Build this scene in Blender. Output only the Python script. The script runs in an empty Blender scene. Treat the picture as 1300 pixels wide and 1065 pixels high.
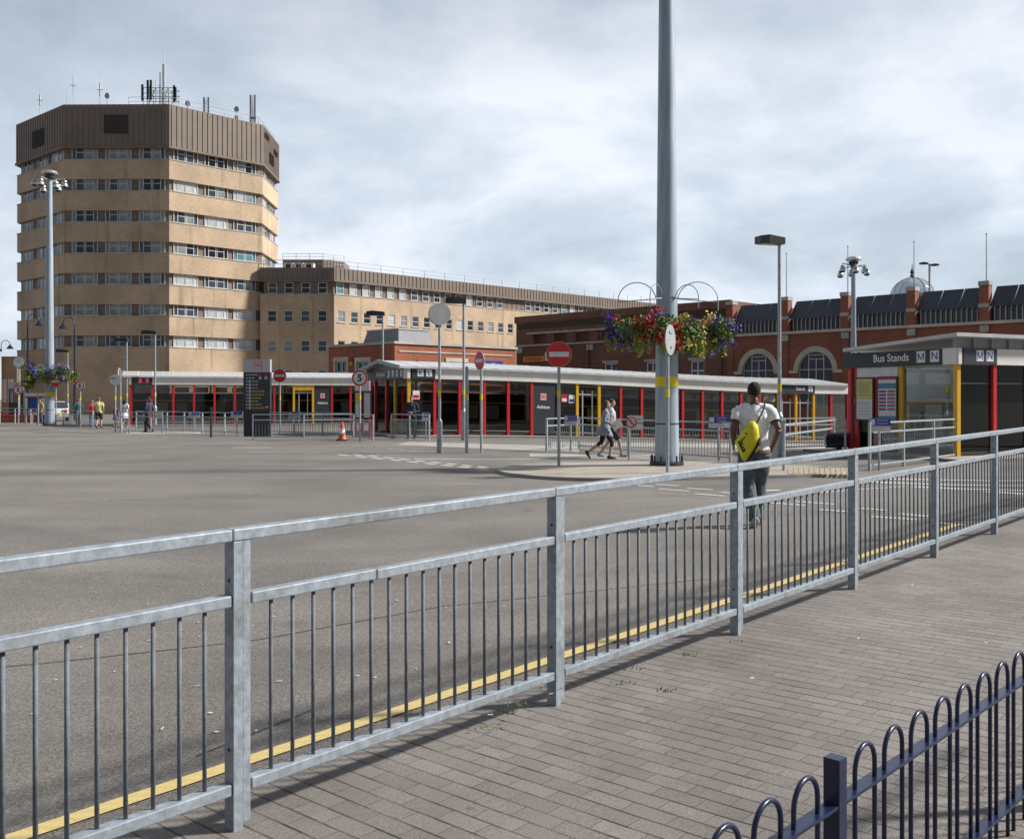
import bpy, bmesh, math, random
from mathutils import Vector, Matrix, noise as mnoise
S = bpy.context.scene
COL = S.collection
V = Vector
R = math.radians
random.seed(7)

# ------------------------------------------------------------------ survey
F, CX, YH, HC = 1250.0, 650.0, 505.0, 1.68      # focal length (px of a 1300 px wide photo), horizon row, eye height

def sst(a, b, x):
    t = max(0.0, min(1.0, (x - a) / (b - a)))
    return t * t * (3 - 2 * t)

def zg(x, y):
    t = (x - .229) * .7457 - (y - 5.11) * .6663      # the carriageway lifts to meet the low kerb
    lift = .075 * (1 - sst(.4, 3.0, -t)) * (1 - sst(24, 30, y)) if t > -3 else 0.0
    return zg0(x, y) + lift

def zg0(x, y):
    """height of the bus station ground (it falls away to the back right and lifts a little along the near pavement)"""
    near = .02 * max(-3.0, min(7.0, x)) * (1 - sst(12, 22, y)) if y < 22 else 0.0
    return near - .08 * sst(30, 60, y) - .62 * sst(-8, 18, x) * sst(34, 53, y)

def G(px, py, dz=0.0):
    """ground point seen at photo pixel (px, py)"""
    D = F * HC / (py - YH)
    for _ in range(25):
        D = .5 * D + .5 * F * (HC - dz - zg((px - CX) / F * D, D)) / (py - YH)
    x = (px - CX) / F * D
    return V((x, D, zg(x, D) + dz))

def at(px, py, Y):
    return V(((px - CX) / F * Y, Y, HC - (py - YH) * Y / F))

RU = V((.6663, .7457, 0)); RN = V((.7457, -.6663, 0)); R0 = V((.229, 5.11, 0))   # near railing line
def rail_pt(s, t, z=0.0):
    p = R0 + RU * s + RN * t
    return V((p.x, p.y, z))
def zp(x, y):
    return zg0(x, y) + .09

# ------------------------------------------------------------------ materials
def nt(name):
    m = bpy.data.materials.new(name); m.use_nodes = True
    n = m.node_tree; b = n.nodes['Principled BSDF']
    return m, n, b

def lk(n, a, b): n.links.new(a, b)

def node(n, t, **kw):
    x = n.nodes.new(t)
    for k, v in kw.items(): setattr(x, k, v)
    return x

def noisecol(n, c0, c1, scale, detail=4, coord='Object', sc=None, lo=.35, hi=.65, rough=.55):
    tc = node(n, 'ShaderNodeTexCoord')
    src = tc.outputs[coord]
    if sc:
        mp = node(n, 'ShaderNodeMapping'); mp.inputs['Scale'].default_value = sc
        lk(n, src, mp.inputs['Vector']); src = mp.outputs[0]
    t = node(n, 'ShaderNodeTexNoise'); t.inputs['Scale'].default_value = scale
    t.inputs['Detail'].default_value = detail; t.inputs['Roughness'].default_value = rough
    lk(n, src, t.inputs['Vector'])
    r = node(n, 'ShaderNodeValToRGB')
    r.color_ramp.elements[0].position = lo; r.color_ramp.elements[1].position = hi
    r.color_ramp.elements[0].color = (*c0, 1); r.color_ramp.elements[1].color = (*c1, 1)
    lk(n, t.outputs['Fac'], r.inputs['Fac'])
    return r.outputs['Color'], t.outputs['Fac'], src

def mul(n, a, b, fac=1.0, mode='MULTIPLY'):
    m = node(n, 'ShaderNodeMix', data_type='RGBA', blend_type=mode)
    m.inputs[0].default_value = fac
    lk(n, a, m.inputs[6])
    if isinstance(b, tuple): m.inputs[7].default_value = (*b, 1)
    else: lk(n, b, m.inputs[7])
    return m.outputs[2]

def bumpit(n, b, h, strength, dist=.01):
    bp = node(n, 'ShaderNodeBump'); bp.inputs['Strength'].default_value = strength; bp.inputs['Distance'].default_value = dist
    lk(n, h, bp.inputs['Height']); lk(n, bp.outputs[0], b.inputs['Normal'])

def mk(name, c, rough=.6, metal=0.0, var=.12, scale=4.0, bump=0.0, bscale=60.0, spec=.5, sc=None):
    m, n, b = nt(name)
    c0 = tuple(max(0, x * (1 - var)) for x in c); c1 = tuple(min(1, x * (1 + var)) for x in c)
    col, _, _ = noisecol(n, c0, c1, scale, sc=sc)
    lk(n, col, b.inputs['Base Color'])
    b.inputs['Roughness'].default_value = rough; b.inputs['Metallic'].default_value = metal
    b.inputs['Specular IOR Level'].default_value = spec
    if bump:
        _, f, _ = noisecol(n, (0, 0, 0), (1, 1, 1), bscale)
        bumpit(n, b, f, bump)
    return m

M = {}
def brickmat(name, c, var=.18, stain=.55, course=13.0):
    m, n, b = nt(name)
    c0 = tuple(x * (1 - var) for x in c); c1 = tuple(x * (1 + var) for x in c)
    a, _, _ = noisecol(n, c0, c1, 1.6, sc=(1.4, 1.4, course), detail=5)
    big, _, _ = noisecol(n, (.80, .80, .80), (1.08, 1.06, 1.04), .25, detail=3)
    st, _, _ = noisecol(n, (stain, stain, stain), (1, 1, 1), 1.1, sc=(1, 1, .07), lo=.26, hi=.42, detail=5)
    col = mul(n, mul(n, a, big), st)
    lk(n, col, b.inputs['Base Color']); b.inputs['Roughness'].default_value = .9
    return m

M['buff'] = brickmat('buff brick', (.535, .405, .285), var=.15)
M['red'] = brickmat('red brick', (.34, .115, .062), stain=.75)
M['hallred'] = brickmat('dull red brick', (.30, .113, .074), stain=.72, var=.22)
M['brown'] = brickmat('brown brick', (.195, .098, .070), stain=.75)
M['clad'] = mk('brown ribbed cladding', (.195, .153, .125), .6, var=.10, scale=.6)
M['clad2'] = mk('brown mullion cladding', (.19, .145, .115), .7, var=.15, scale=1.5)
M['louvre'] = mk('dark louvre', (.055, .045, .038), .7)
M['stone'] = mk('grey cast stone', (.42, .40, .36), .85, var=.15, scale=1.2)
M['stonew'] = mk('cream stone', (.55, .50, .41), .85, var=.12, scale=1.2)
M['slate'] = mk('grey slate', (.17, .18, .20), .6, var=.22, scale=3, sc=(1, 1, 6))
M['darkroof'] = mk('dark roof sheet', (.040, .049, .068), .42, var=.2, scale=.8)
M['felt'] = mk('roof felt', (.16, .155, .15), .9)
M['winframe'] = mk('window frame', (.60, .61, .60), .5, var=.08)
M['deepshade'] = mk('painted deep shade', (.012, .012, .013), .9)  # near-black colour standing in for the shade of openings and interiors

def glassmat(name, c, rough=.06, spec=.6):
    m, n, b = nt(name)
    col, f, _ = noisecol(n, tuple(x * .7 for x in c), tuple(x * 1.25 for x in c), .9)
    lk(n, col, b.inputs['Base Color']); b.inputs['Roughness'].default_value = rough
    b.inputs['Specular IOR Level'].default_value = spec
    return m
M['gl0'] = glassmat('window glass dark', (.012, .015, .022))
M['gl1'] = glassmat('window glass slate', (.055, .07, .095))  # base lightened to stand in for reflected bright sky
M['gl2'] = glassmat('window glass with blind', (.26, .28, .29), .25)
M['gl3'] = glassmat('window glass with teal blind', (.11, .25, .30), .25)
M['gl4'] = glassmat('window glass with white blind', (.52, .55, .57), .25)
M['gl5'] = glassmat('window glass with blue poster', (.03, .16, .38), .25)
M['archgl'] = glassmat('arched window glass', (.02, .026, .04), .08)
M['whiteframe'] = mk('white window frame', (.55, .56, .57), .5, var=.06)

def galv(name, c, metal=.35, rough=.48):
    m, n, b = nt(name)
    a, f, _ = noisecol(n, tuple(x * .72 for x in c), tuple(x * 1.18 for x in c), 26, detail=6, lo=.3, hi=.7)
    a2, _, _ = noisecol(n, (.70, .67, .62), (1, 1, 1), 3.0, detail=7, lo=.30, hi=.48)
    a3, f3, _ = noisecol(n, (.9, .9, .9), (1.06, 1.06, 1.06), 140, detail=2)
    lk(n, mul(n, mul(n, a, a2), a3), b.inputs['Base Color'])
    b.inputs['Metallic'].default_value = metal; b.inputs['Roughness'].default_value = rough
    bumpit(n, b, f, .12, .004)
    return m
M['galv'] = galv('galvanised steel', (.31, .355, .40), .2, .56)
M['galvbar'] = galv('galvanised bar', (.15, .175, .205), .05, .75)
M['galvfar'] = mk('galvanised steel weathered', (.36, .40, .43), .5, .35, var=.15, scale=8)
M['mast'] = mk('mast steel', (.31, .38, .45), .55, .12, var=.16, scale=1.6, sc=(6, 6, .5), bump=.05, bscale=60)
M['bowblue'] = mk('dark blue gloss paint', (.009, .015, .052), .3, var=.2, scale=30, bump=.05, bscale=90)
M['red_p'] = mk('red post paint', (.52, .018, .022), .4, var=.08)
M['yel_p'] = mk('yellow post paint', (.68, .38, .012), .45, var=.08)
M['fascia'] = mk('off white fascia', (.74, .73, .70), .55, var=.06, scale=1.2)
M['roofrib'] = mk('white roof glazing', (.52, .53, .53), .3, var=.1, scale=2)
M['slatesign'] = mk('slate grey signboard', (.026, .034, .043), .5, var=.08)
M['white'] = mk('white vinyl', (.78, .78, .78), .5, var=.03)
M['ivory'] = mk('aged white sign', (.62, .63, .63), .5, var=.06)
M['blue_s'] = mk('blue sign vinyl', (.015, .05, .32), .45, var=.06)
M['red_s'] = mk('red sign vinyl', (.55, .015, .03), .42, var=.05)
M['black'] = mk('black vinyl', (.012, .012, .013), .5)
M['yel_s'] = mk('yellow tape', (.72, .58, .01), .5, var=.06)
M['greysign'] = mk('grey sign back', (.34, .36, .37), .55, .1, var=.1)
M['silver'] = mk('silver panel', (.46, .48, .50), .4, .2, var=.06)
M['posty'] = mk('yellow poster', (.55, .52, .13), .5)
M['teal_s'] = mk('teal poster', (.05, .22, .32), .5)
M['gold_s'] = mk('gold lettering', (.55, .36, .06), .5)
M['dark'] = mk('dark metal', (.03, .032, .035), .5)
M['lampblk'] = mk('lamp head black', (.022, .024, .026), .45)
M['lens'] = mk('lamp lens', (.50, .50, .47), .3)
M['chrome'] = mk('spun aluminium', (.62, .62, .60), .28, .7, var=.05)
M['rubber'] = mk('black rubber', (.02, .02, .02), .7)
M['concrete'] = mk('pale concrete', (.335, .32, .295), .9, var=.14, scale=1.5, bump=.1)
M['kerb'] = mk('kerb stone', (.33, .315, .29), .9, var=.2, scale=2.5, bump=.15)
M['platform'] = mk('platform paving', (.33, .29, .245), .9, var=.14, scale=1.8, bump=.1)
M['kerbdark'] = mk('dark platform kerb', (.19, .17, .15), .9, var=.2, scale=1.5)
M['cone_o'] = mk('cone orange', (.75, .11, .04), .5)
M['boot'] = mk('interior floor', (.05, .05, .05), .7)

def shelterglass():
    m, n, b = nt('shelter glass')
    out = n.nodes['Material Output']
    tr = node(n, 'ShaderNodeBsdfTransparent'); tr.inputs[0].default_value = (.74, .75, .74, 1)
    gl = node(n, 'ShaderNodeBsdfGlossy'); gl.inputs['Roughness'].default_value = .03; gl.inputs[0].default_value = (.9, .95, .95, 1)
    fr = node(n, 'ShaderNodeFresnel'); fr.inputs[0].default_value = 1.45
    mx = node(n, 'ShaderNodeMixShader')
    lk(n, fr.outputs[0], mx.inputs[0]); lk(n, tr.outputs[0], mx.inputs[1]); lk(n, gl.outputs[0], mx.inputs[2])
    lk(n, mx.outputs[0], out.inputs[0])
    return m
M['sglass'] = shelterglass()
def domeglass():
    m, n, b = nt('dome glass')
    out = n.nodes['Material Output']
    tr = node(n, 'ShaderNodeBsdfTransparent'); tr.inputs[0].default_value = (.72, .76, .8, 1)
    mx = node(n, 'ShaderNodeMixShader'); mx.inputs[0].default_value = .4
    b.inputs['Base Color'].default_value = (.5, .56, .62, 1); b.inputs['Roughness'].default_value = .1
    lk(n, tr.outputs[0], mx.inputs[1]); lk(n, b.outputs[0], mx.inputs[2]); lk(n, mx.outputs[0], out.inputs[0])
    return m
M['dome'] = domeglass()

def asphalt():
    m, n, b = nt('asphalt')
    tc = node(n, 'ShaderNodeTexCoord')
    a, f1, _ = noisecol(n, (.146, .137, .129), (.200, .188, .178), .35, detail=6, lo=.3, hi=.7)
    st, _, _ = noisecol(n, (.90, .90, .905), (1.06, 1.055, 1.05), .9, detail=6, sc=(.16, 1.0, 1), lo=.3, hi=.65)
    dk, _, _ = noisecol(n, (.80, .80, .80), (1, 1, 1), .18, detail=5, lo=.34, hi=.5)
    vo = node(n, 'ShaderNodeTexVoronoi'); vo.inputs['Scale'].default_value = 95
    lk(n, tc.outputs['Object'], vo.inputs['Vector'])
    r = node(n, 'ShaderNodeValToRGB')
    e = r.color_ramp.elements
    e[0].position = 0; e[0].color = (.52, .50, .48, 1); e[1].position = 1; e[1].color = (1.65, 1.6, 1.5, 1)
    sep = node(n, 'ShaderNodeSeparateColor'); lk(n, vo.outputs['Color'], sep.inputs[0]); lk(n, sep.outputs[0], r.inputs['Fac'])
    fn, f2, _ = noisecol(n, (.72, .72, .72), (1.28, 1.27, 1.25), 45, detail=5, rough=.75)
    col = mul(n, mul(n, mul(n, mul(n, a, st), dk), r.outputs['Color'], .5), fn)
    # curved scuffs left by turning buses, old patches and small oil spots
    mp = node(n, 'ShaderNodeMapping'); mp.inputs['Rotation'].default_value = (0, 0, R(24)); mp.inputs['Scale'].default_value = (.05, .9, 1)
    wob = node(n, 'ShaderNodeTexNoise'); wob.inputs['Scale'].default_value = .06; lk(n, tc.outputs['Object'], wob.inputs['Vector'])
    wv = node(n, 'ShaderNodeVectorMath', operation='MULTIPLY_ADD'); wv.inputs[1].default_value = (16, 16, 0); lk(n, wob.outputs['Color'], wv.inputs[0]); lk(n, tc.outputs['Object'], wv.inputs[2])
    lk(n, wv.outputs[0], mp.inputs['Vector'])
    ty = node(n, 'ShaderNodeTexNoise'); ty.inputs['Scale'].default_value = 1.3; ty.inputs['Detail'].default_value = 4; lk(n, mp.outputs[0], ty.inputs['Vector'])
    tr_ = node(n, 'ShaderNodeValToRGB'); tr_.color_ramp.elements[0].position = .34; tr_.color_ramp.elements[0].color = (.87, .87, .88, 1); tr_.color_ramp.elements[1].position = .47; tr_.color_ramp.elements[1].color = (1, 1, 1, 1)
    lk(n, ty.outputs['Fac'], tr_.inputs['Fac']); col = mul(n, col, tr_.outputs['Color'])
    ov = node(n, 'ShaderNodeTexVoronoi'); ov.inputs['Scale'].default_value = .75; lk(n, wv.outputs[0], ov.inputs['Vector'])
    orp = node(n, 'ShaderNodeValToRGB'); orp.color_ramp.elements[0].position = .03; orp.color_ramp.elements[0].color = (.82, .82, .82, 1); orp.color_ramp.elements[1].position = .13; orp.color_ramp.elements[1].color = (1, 1, 1, 1)
    lk(n, ov.outputs['Distance'], orp.inputs['Fac']); col = mul(n, col, orp.outputs['Color'])
    lk(n, col, b.inputs['Base Color']); b.inputs['Roughness'].default_value = .82
    b.inputs['Specular IOR Level'].default_value = .35
    bumpit(n, b, vo.outputs['Distance'], .35, .006)
    return m
M['asphalt'] = asphalt()

def pavers():
    m, n, b = nt('block paving')
    tc = node(n, 'ShaderNodeTexCoord')
    mp = node(n, 'ShaderNodeMapping'); mp.inputs['Rotation'].default_value = (0, 0, R(41.8))
    lk(n, tc.outputs['Object'], mp.inputs['Vector'])
    # slight wobble so the courses are not ruler straight
    nz = node(n, 'ShaderNodeTexNoise'); nz.inputs['Scale'].default_value = 2.2; nz.inputs['Detail'].default_value = 2
    lk(n, mp.outputs[0], nz.inputs['Vector'])
    vs = node(n, 'ShaderNodeVectorMath', operation='SCALE'); vs.inputs['Scale'].default_value = .016
    lk(n, nz.outputs['Color'], vs.inputs[0])
    va = node(n, 'ShaderNodeVectorMath', operation='ADD'); lk(n, mp.outputs[0], va.inputs[0]); lk(n, vs.outputs[0], va.inputs[1])
    br = node(n, 'ShaderNodeTexBrick')
    br.offset = .5
    for k, v in (('Scale', 1), ('Mortar Size', .0024), ('Mortar Smooth', .35), ('Bias', .0), ('Brick Width', .20), ('Row Height', .10)):
        br.inputs[k].default_value = v
    br.inputs['Color1'].default_value = (.192, .175, .163, 1); br.inputs['Color2'].default_value = (.236, .216, .203, 1)
    br.inputs['Mortar'].default_value = (.105, .095, .086, 1)
    lk(n, va.outputs[0], br.inputs['Vector'])
    a, f1, _ = noisecol(n, (.82, .82, .82), (1.1, 1.1, 1.1), .8, detail=6)
    s, f2, _ = noisecol(n, (.66, .66, .66), (1.32, 1.31, 1.29), 130, detail=4, rough=.7)
    sx_ = node(n, 'ShaderNodeSeparateXYZ'); lk(n, va.outputs[0], sx_.inputs[0])
    pg = node(n, 'ShaderNodeMath', operation='PINGPONG'); pg.inputs[1].default_value = .05; lk(n, sx_.outputs[1], pg.inputs[0])
    jn, jf, _ = noisecol(n, (0, 0, 0), (1, 1, 1), 4.5, detail=4, lo=.36, hi=.60)
    jm = node(n, 'ShaderNodeMapRange'); jm.inputs[1].default_value = .003; jm.inputs[2].default_value = .0085; jm.inputs[3].default_value = 0; jm.inputs[4].default_value = 1; lk(n, pg.outputs[0], jm.inputs[0])
    jd = mul(n, jn, (.62, .62, .62)); jx = node(n, 'ShaderNodeMix', data_type='RGBA'); lk(n, jm.outputs[0], jx.inputs[0])
    ja = mul(n, jd, (.27, .26, .25), 1.0, 'ADD'); lk(n, ja, jx.inputs[6]); jx.inputs[7].default_value = (1, 1, 1, 1)
    st2, _, _ = noisecol(n, (.80, .79, .77), (1.03, 1.03, 1.03), .55, detail=7, lo=.33, hi=.55, rough=.65)
    gum = node(n, 'ShaderNodeTexVoronoi'); gum.inputs['Scale'].default_value = 2.6; lk(n, tc.outputs['Object'], gum.inputs['Vector'])
    gr = node(n, 'ShaderNodeValToRGB'); gr.color_ramp.elements[0].position = .035; gr.color_ramp.elements[0].color = (.72, .71, .70, 1); gr.color_ramp.elements[1].position = .05; gr.color_ramp.elements[1].color = (1, 1, 1, 1)
    lk(n, gum.outputs['Distance'], gr.inputs['Fac'])
    cc = mul(n, mul(n, mul(n, br.outputs['Color'], a), s), jx.outputs[2]); cc = mul(n, mul(n, cc, st2), gr.outputs['Color'])
    lk(n, cc, b.inputs['Base Color'])
    b.inputs['Roughness'].default_value = .88; b.inputs['Specular IOR Level'].default_value = .3
    iv = node(n, 'ShaderNodeMath', operation='SUBTRACT'); iv.inputs[0].default_value = 1
    lk(n, br.outputs['Fac'], iv.inputs[1])
    ad = node(n, 'ShaderNodeMath', operation='MULTIPLY_ADD'); ad.inputs[1].default_value = .25
    lk(n, f2, ad.inputs[0]); lk(n, iv.outputs[0], ad.inputs[2])
    bumpit(n, b, ad.outputs[0], .45, .006)
    return m
M['pavers'] = pavers()

def paint(name, c, wear=.5, worn=(.16, .145, .13)):
    m, n, b = nt(name)
    col, _, _ = noisecol(n, worn, c, 9, detail=8, lo=wear - .12, hi=wear + .02, rough=.7)
    s, _, _ = noisecol(n, (.85, .85, .85), (1.08, 1.08, 1.08), 120, detail=3)
    lk(n, mul(n, col, s), b.inputs['Base Color']); b.inputs['Roughness'].default_value = .7
    return m
M['wpaint'] = paint('white road paint', (.62, .61, .59), .40)
M['wfade'] = paint('faded white road paint', (.40, .38, .36), .5)
M['ypaint'] = paint('yellow road paint', (.70, .54, .22), .36)
M['tact'] = mk('tactile paving', (.42, .36, .25), .9, var=.15)
M['tar'] = mk('tar seam', (.05, .046, .042), .8)

# ------------------------------------------------------------------ mesh builder
class MB:
    def __init__(s): s.v = []; s.f = []; s.mi = []
    def add(s, vs, fs, mi=0):
        o = len(s.v); s.v += [V(p) for p in vs]
        for f in fs: s.f.append([i + o for i in f]); s.mi.append(mi)
        return s
    def quad(s, a, b, c, d, mi=0): return s.add([a, b, c, d], [(0, 1, 2, 3)], mi)
    def box(s, x0, x1, y0, y1, z0, z1, mi=0, X=None):
        vs = [V((x, y, z)) for z in (z0, z1) for y in (y0, y1) for x in (x0, x1)]
        if X is not None: vs = [X @ p for p in vs]
        return s.add(vs, [(0, 2, 3, 1), (4, 5, 7, 6), (0, 1, 5, 4), (2, 6, 7, 3), (0, 4, 6, 2), (1, 3, 7, 5)], mi)
    def bar(s, p0, p1, w, h, mi=0, up=(0, 0, 1)):
        p0, p1 = V(p0), V(p1); d = (p1 - p0).normalized(); up = V(up)
        if abs(d.dot(up)) > .99: up = V((0, 1, 0))
        r = d.cross(up).normalized(); u = r.cross(d).normalized()
        vs = []
        for p in (p0, p1):
            for a, b in ((-1, -1), (1, -1), (1, 1), (-1, 1)): vs.append(p + r * (a * w / 2) + u * (b * h / 2))
        return s.add(vs, [(3, 2, 1, 0), (4, 5, 6, 7), (0, 1, 5, 4), (1, 2, 6, 5), (2, 3, 7, 6), (3, 0, 4, 7)], mi)
    def tube(s, pts, r, n=8, mi=0, cap=True, ref=None):
        pts = [V(p) for p in pts]; k = len(pts)
        rs = r if isinstance(r, (list, tuple)) else [r] * k
        ref = V(ref) if ref else None
        vs = []; pr = None
        for i, p in enumerate(pts):
            d = (pts[min(i + 1, k - 1)] - pts[max(i - 1, 0)]).normalized()
            if pr is None:
                a = ref or (V((1, 0, 0)) if abs(d.x) < .9 else V((0, 1, 0)))
            else: a = pr
            a = (a - d * a.dot(d)).normalized(); b = d.cross(a); pr = a
            rx, ry = rs[i] if isinstance(rs[i], (list, tuple)) else (rs[i], rs[i])
            for j in range(n):
                t = 2 * math.pi * j / n
                vs.append(p + a * (rx * math.cos(t)) + b * (ry * math.sin(t)))
        fs = [(i * n + j, i * n + (j + 1) % n, (i + 1) * n + (j + 1) % n, (i + 1) * n + j) for i in range(k - 1) for j in range(n)]
        if cap: fs += [tuple(range(n))[::-1], tuple((k - 1) * n + j for j in range(n))]
        return s.add(vs, fs, mi)
    def lathe(s, prof, n=16, c=(0, 0, 0), mi=0, X=None):
        vs = []; c = V(c)
        for r, z in prof:
            for j in range(n):
                t = 2 * math.pi * j / n; vs.append(V((r * math.cos(t), r * math.sin(t), z)))
        vs = [(X @ p if X is not None else p) + c for p in vs]
        k = len(prof)
        fs = [(i * n + j, i * n + (j + 1) % n, (i + 1) * n + (j + 1) % n, (i + 1) * n + j) for i in range(k - 1) for j in range(n)]
        fs += [tuple(range(n))[::-1], tuple((k - 1) * n + j for j in range(n))]
        return s.add(vs, fs, mi)
    def prism(s, poly, z0, z1, mi=0, top=True, bot=False):
        n = len(poly)
        vs = [V((p[0], p[1], z0)) for p in poly] + [V((p[0], p[1], z1)) for p in poly]
        fs = [(i, (i + 1) % n, n + (i + 1) % n, n + i) for i in range(n)]
        if top: fs.append(tuple(range(n, 2 * n)))
        if bot: fs.append(tuple(range(n))[::-1])
        return s.add(vs, fs, mi)
    def ell(s, c, r, n=12, m=8, mi=0, X=None):
        vs = []; c = V(c)
        for i in range(m + 1):
            ph = math.pi * i / m
            for j in range(n):
                t = 2 * math.pi * j / n
                p = V((r[0] * math.sin(ph) * math.cos(t), r[1] * math.sin(ph) * math.sin(t), -r[2] * math.cos(ph)))
                vs.append((X @ p if X is not None else p) + c)
        fs = []
        for i in range(m):
            for j in range(n):
                a, b, c2, d = i * n + j, i * n + (j + 1) % n, (i + 1) * n + (j + 1) % n, (i + 1) * n + j
                fs.append((a, b, c2, d) if 0 < i < m - 1 else ((a, c2, d) if i == 0 else (a, b, d)))
        return s.add(vs, fs, mi)
    def disc(s, c, nrm, r, th, n=28, mi=0, mi_side=None):
        X = V(nrm).normalized().to_track_quat('Z', 'Y').to_matrix()
        k = len(s.mi)
        s.lathe([(r, -th / 2), (r, th / 2)], n, c, mi if mi_side is None else mi_side, X)
        s.mi[-1] = mi
        return s
    def text(s, t, size, o, r, up, mi=0, align='CENTER', sx=1.0, bold=0.0):
        if t == 'M':                 # drawn stroke by stroke: two stems and two diagonals
            o, r, up = V(o), V(r).normalized(), V(up).normalized(); h, w_, th = size * .36, size * .36, size * .10
            P = lambda x, y: o + r * x + up * y
            for x in (-w_, w_ - th): s.quad(P(x, -h), P(x + th, -h), P(x + th, h), P(x, h), mi)
            e = r.cross(up) * .0006
            for sg_ in (-1, 1): s.quad(*[q + e for q in (P(sg_ * w_, h), P(sg_ * (w_ - th * 1.25), h), P(-sg_ * th * .12, -h * .55), P(sg_ * th * .6, -h * .80))], mi)
            return s
        cu = bpy.data.curves.new('lettering', 'FONT'); cu.body = t; cu.size = size
        cu.align_x = align; cu.align_y = 'CENTER'; cu.offset = bold; cu.resolution_u = 3
        ob = bpy.data.objects.new('lettering', cu)
        me = bpy.data.meshes.new_from_object(ob)
        o, r, up = V(o), V(r).normalized(), V(up).normalized()
        s.add([o + r * (p.co.x * sx) + up * p.co.y for p in me.vertices], [tuple(p.vertices) for p in me.polygons], mi)
        bpy.data.objects.remove(ob); bpy.data.curves.remove(cu); bpy.data.meshes.remove(me)
        return s
    def mesh(s, name, mats, smooth=False, fix=True):
        me = bpy.data.meshes.new(name)
        me.from_pydata([tuple(p) for p in s.v], [], s.f)
        for m in (mats if isinstance(mats, (list, tuple)) else [mats]): me.materials.append(m)
        me.polygons.foreach_set('material_index', s.mi)
        if smooth: me.polygons.foreach_set('use_smooth', [True] * len(s.f))
        me.update()
        if fix:
            bm = bmesh.new(); bm.from_mesh(me); bmesh.ops.recalc_face_normals(bm, faces=bm.faces); bm.to_mesh(me); bm.free()
        return me
    def build(s, name, mats, parent=None, loc=None, smooth=False, fix=True, local=False, angle=None):
        if loc is not None:
            loc = V(loc); s.v = [p - loc for p in s.v]
        ob = bpy.data.objects.new(name, s.mesh(name, mats, smooth, fix)); COL.objects.link(ob)
        if loc is not None: ob.location = loc
        if parent is not None:
            ob.parent = parent
            if not local: ob.matrix_parent_inverse = parent.matrix_basis.inverted()
        if angle: smooth_by_angle(ob.data, angle)
        return ob

def smooth_by_angle(me, deg):
    me.polygons.foreach_set('use_smooth', [True] * len(me.polygons))
    bm = bmesh.new(); bm.from_mesh(me)
    for e in bm.edges:
        if len(e.link_faces) == 2 and e.calc_face_angle(0) > R(deg): e.smooth = False
    bm.to_mesh(me); bm.free()

def tag(o, label, cat, group=None, kind=None):
    if label: o['label'] = label
    if cat: o['category'] = cat
    if group: o['group'] = group
    if kind: o['kind'] = kind
    return o

def thing(name, label, cat, loc=(0, 0, 0), rz=0.0, group=None):
    o = bpy.data.objects.new(name, None); COL.objects.link(o)
    o.location = loc; o.rotation_euler = (0, 0, rz); o.empty_display_size = .2
    return tag(o, label, cat, group)

def place(mesh, name, parent, loc, rz=0.0, local=False):
    o = bpy.data.objects.new(name, mesh); COL.objects.link(o)
    o.location = loc; o.rotation_euler = (0, 0, rz)
    if parent is not None:
        o.parent = parent
        if not local: o.matrix_parent_inverse = parent.matrix_basis.inverted()
    return o

def dup(root, loc, rz=0.0, label=None):
    def cp(o, par):
        c = o.copy(); COL.objects.link(c)
        if par: c.parent = par
        for ch in kids[o.name]: cp(ch, c)
        return c
    kids = {}
    def walk(o):
        kids[o.name] = list(o.children)
        for ch in kids[o.name]: walk(ch)
    walk(root)
    r = cp(root, None); r.location = loc; r.rotation_euler = (0, 0, rz)
    if label: r['label'] = label
    return r

# ------------------------------------------------------------------ camera, sun, sky
cam = bpy.data.cameras.new('camera'); co = bpy.data.objects.new('camera', cam); COL.objects.link(co)
co.location = (0, 0, HC); co.rotation_euler = (R(90), 0, 0)
cam.sensor_width = 36; cam.lens = 36 * F / 1300; cam.shift_y = -27.5 / 1300; cam.clip_end = 2000; cam.clip_start = .05
S.camera = co
SUNV = V((.994, .11, 0)).normalized(); EL = R(37.5)
SUND = V((SUNV.x * math.cos(EL), SUNV.y * math.cos(EL), math.sin(EL)))
sl = bpy.data.lights.new('sun', 'SUN'); sl.energy = 5.0; sl.angle = R(5.5); sl.color = (1, .96, .90)
so = bpy.data.objects.new('sun', sl); COL.objects.link(so); so.rotation_euler = SUND.to_track_quat('Z', 'Y').to_euler(); so.location = SUND * 80

w = bpy.data.worlds.new('World'); S.world = w; w.use_nodes = True
n = w.node_tree; bg = n.nodes['Background']; bg.inputs['Strength'].default_value = .1
sky = node(n, 'ShaderNodeTexSky', sky_type='NISHITA'); sky.sun_disc = False
sky.sun_elevation = EL; sky.sun_rotation = math.atan2(SUNV.x, SUNV.y)
tc = node(n, 'ShaderNodeTexCoord')
sep = node(n, 'ShaderNodeSeparateXYZ'); lk(n, tc.outputs['Generated'], sep.inputs[0])
mx_ = node(n, 'ShaderNodeMath', operation='MAXIMUM'); mx_.inputs[1].default_value = 0; lk(n, sep.outputs[2], mx_.inputs[0])
ad_ = node(n, 'ShaderNodeMath', operation='ADD'); ad_.inputs[1].default_value = .34; lk(n, mx_.outputs[0], ad_.inputs[0])
dx = node(n, 'ShaderNodeMath', operation='DIVIDE'); lk(n, sep.outputs[0], dx.inputs[0]); lk(n, ad_.outputs[0], dx.inputs[1])
dy = node(n, 'ShaderNodeMath', operation='DIVIDE'); lk(n, sep.outputs[1], dy.inputs[0]); lk(n, ad_.outputs[0], dy.inputs[1])
cmb = node(n, 'ShaderNodeCombineXYZ'); lk(n, dx.outputs[0], cmb.inputs[0]); lk(n, dy.outputs[0], cmb.inputs[1])
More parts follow.
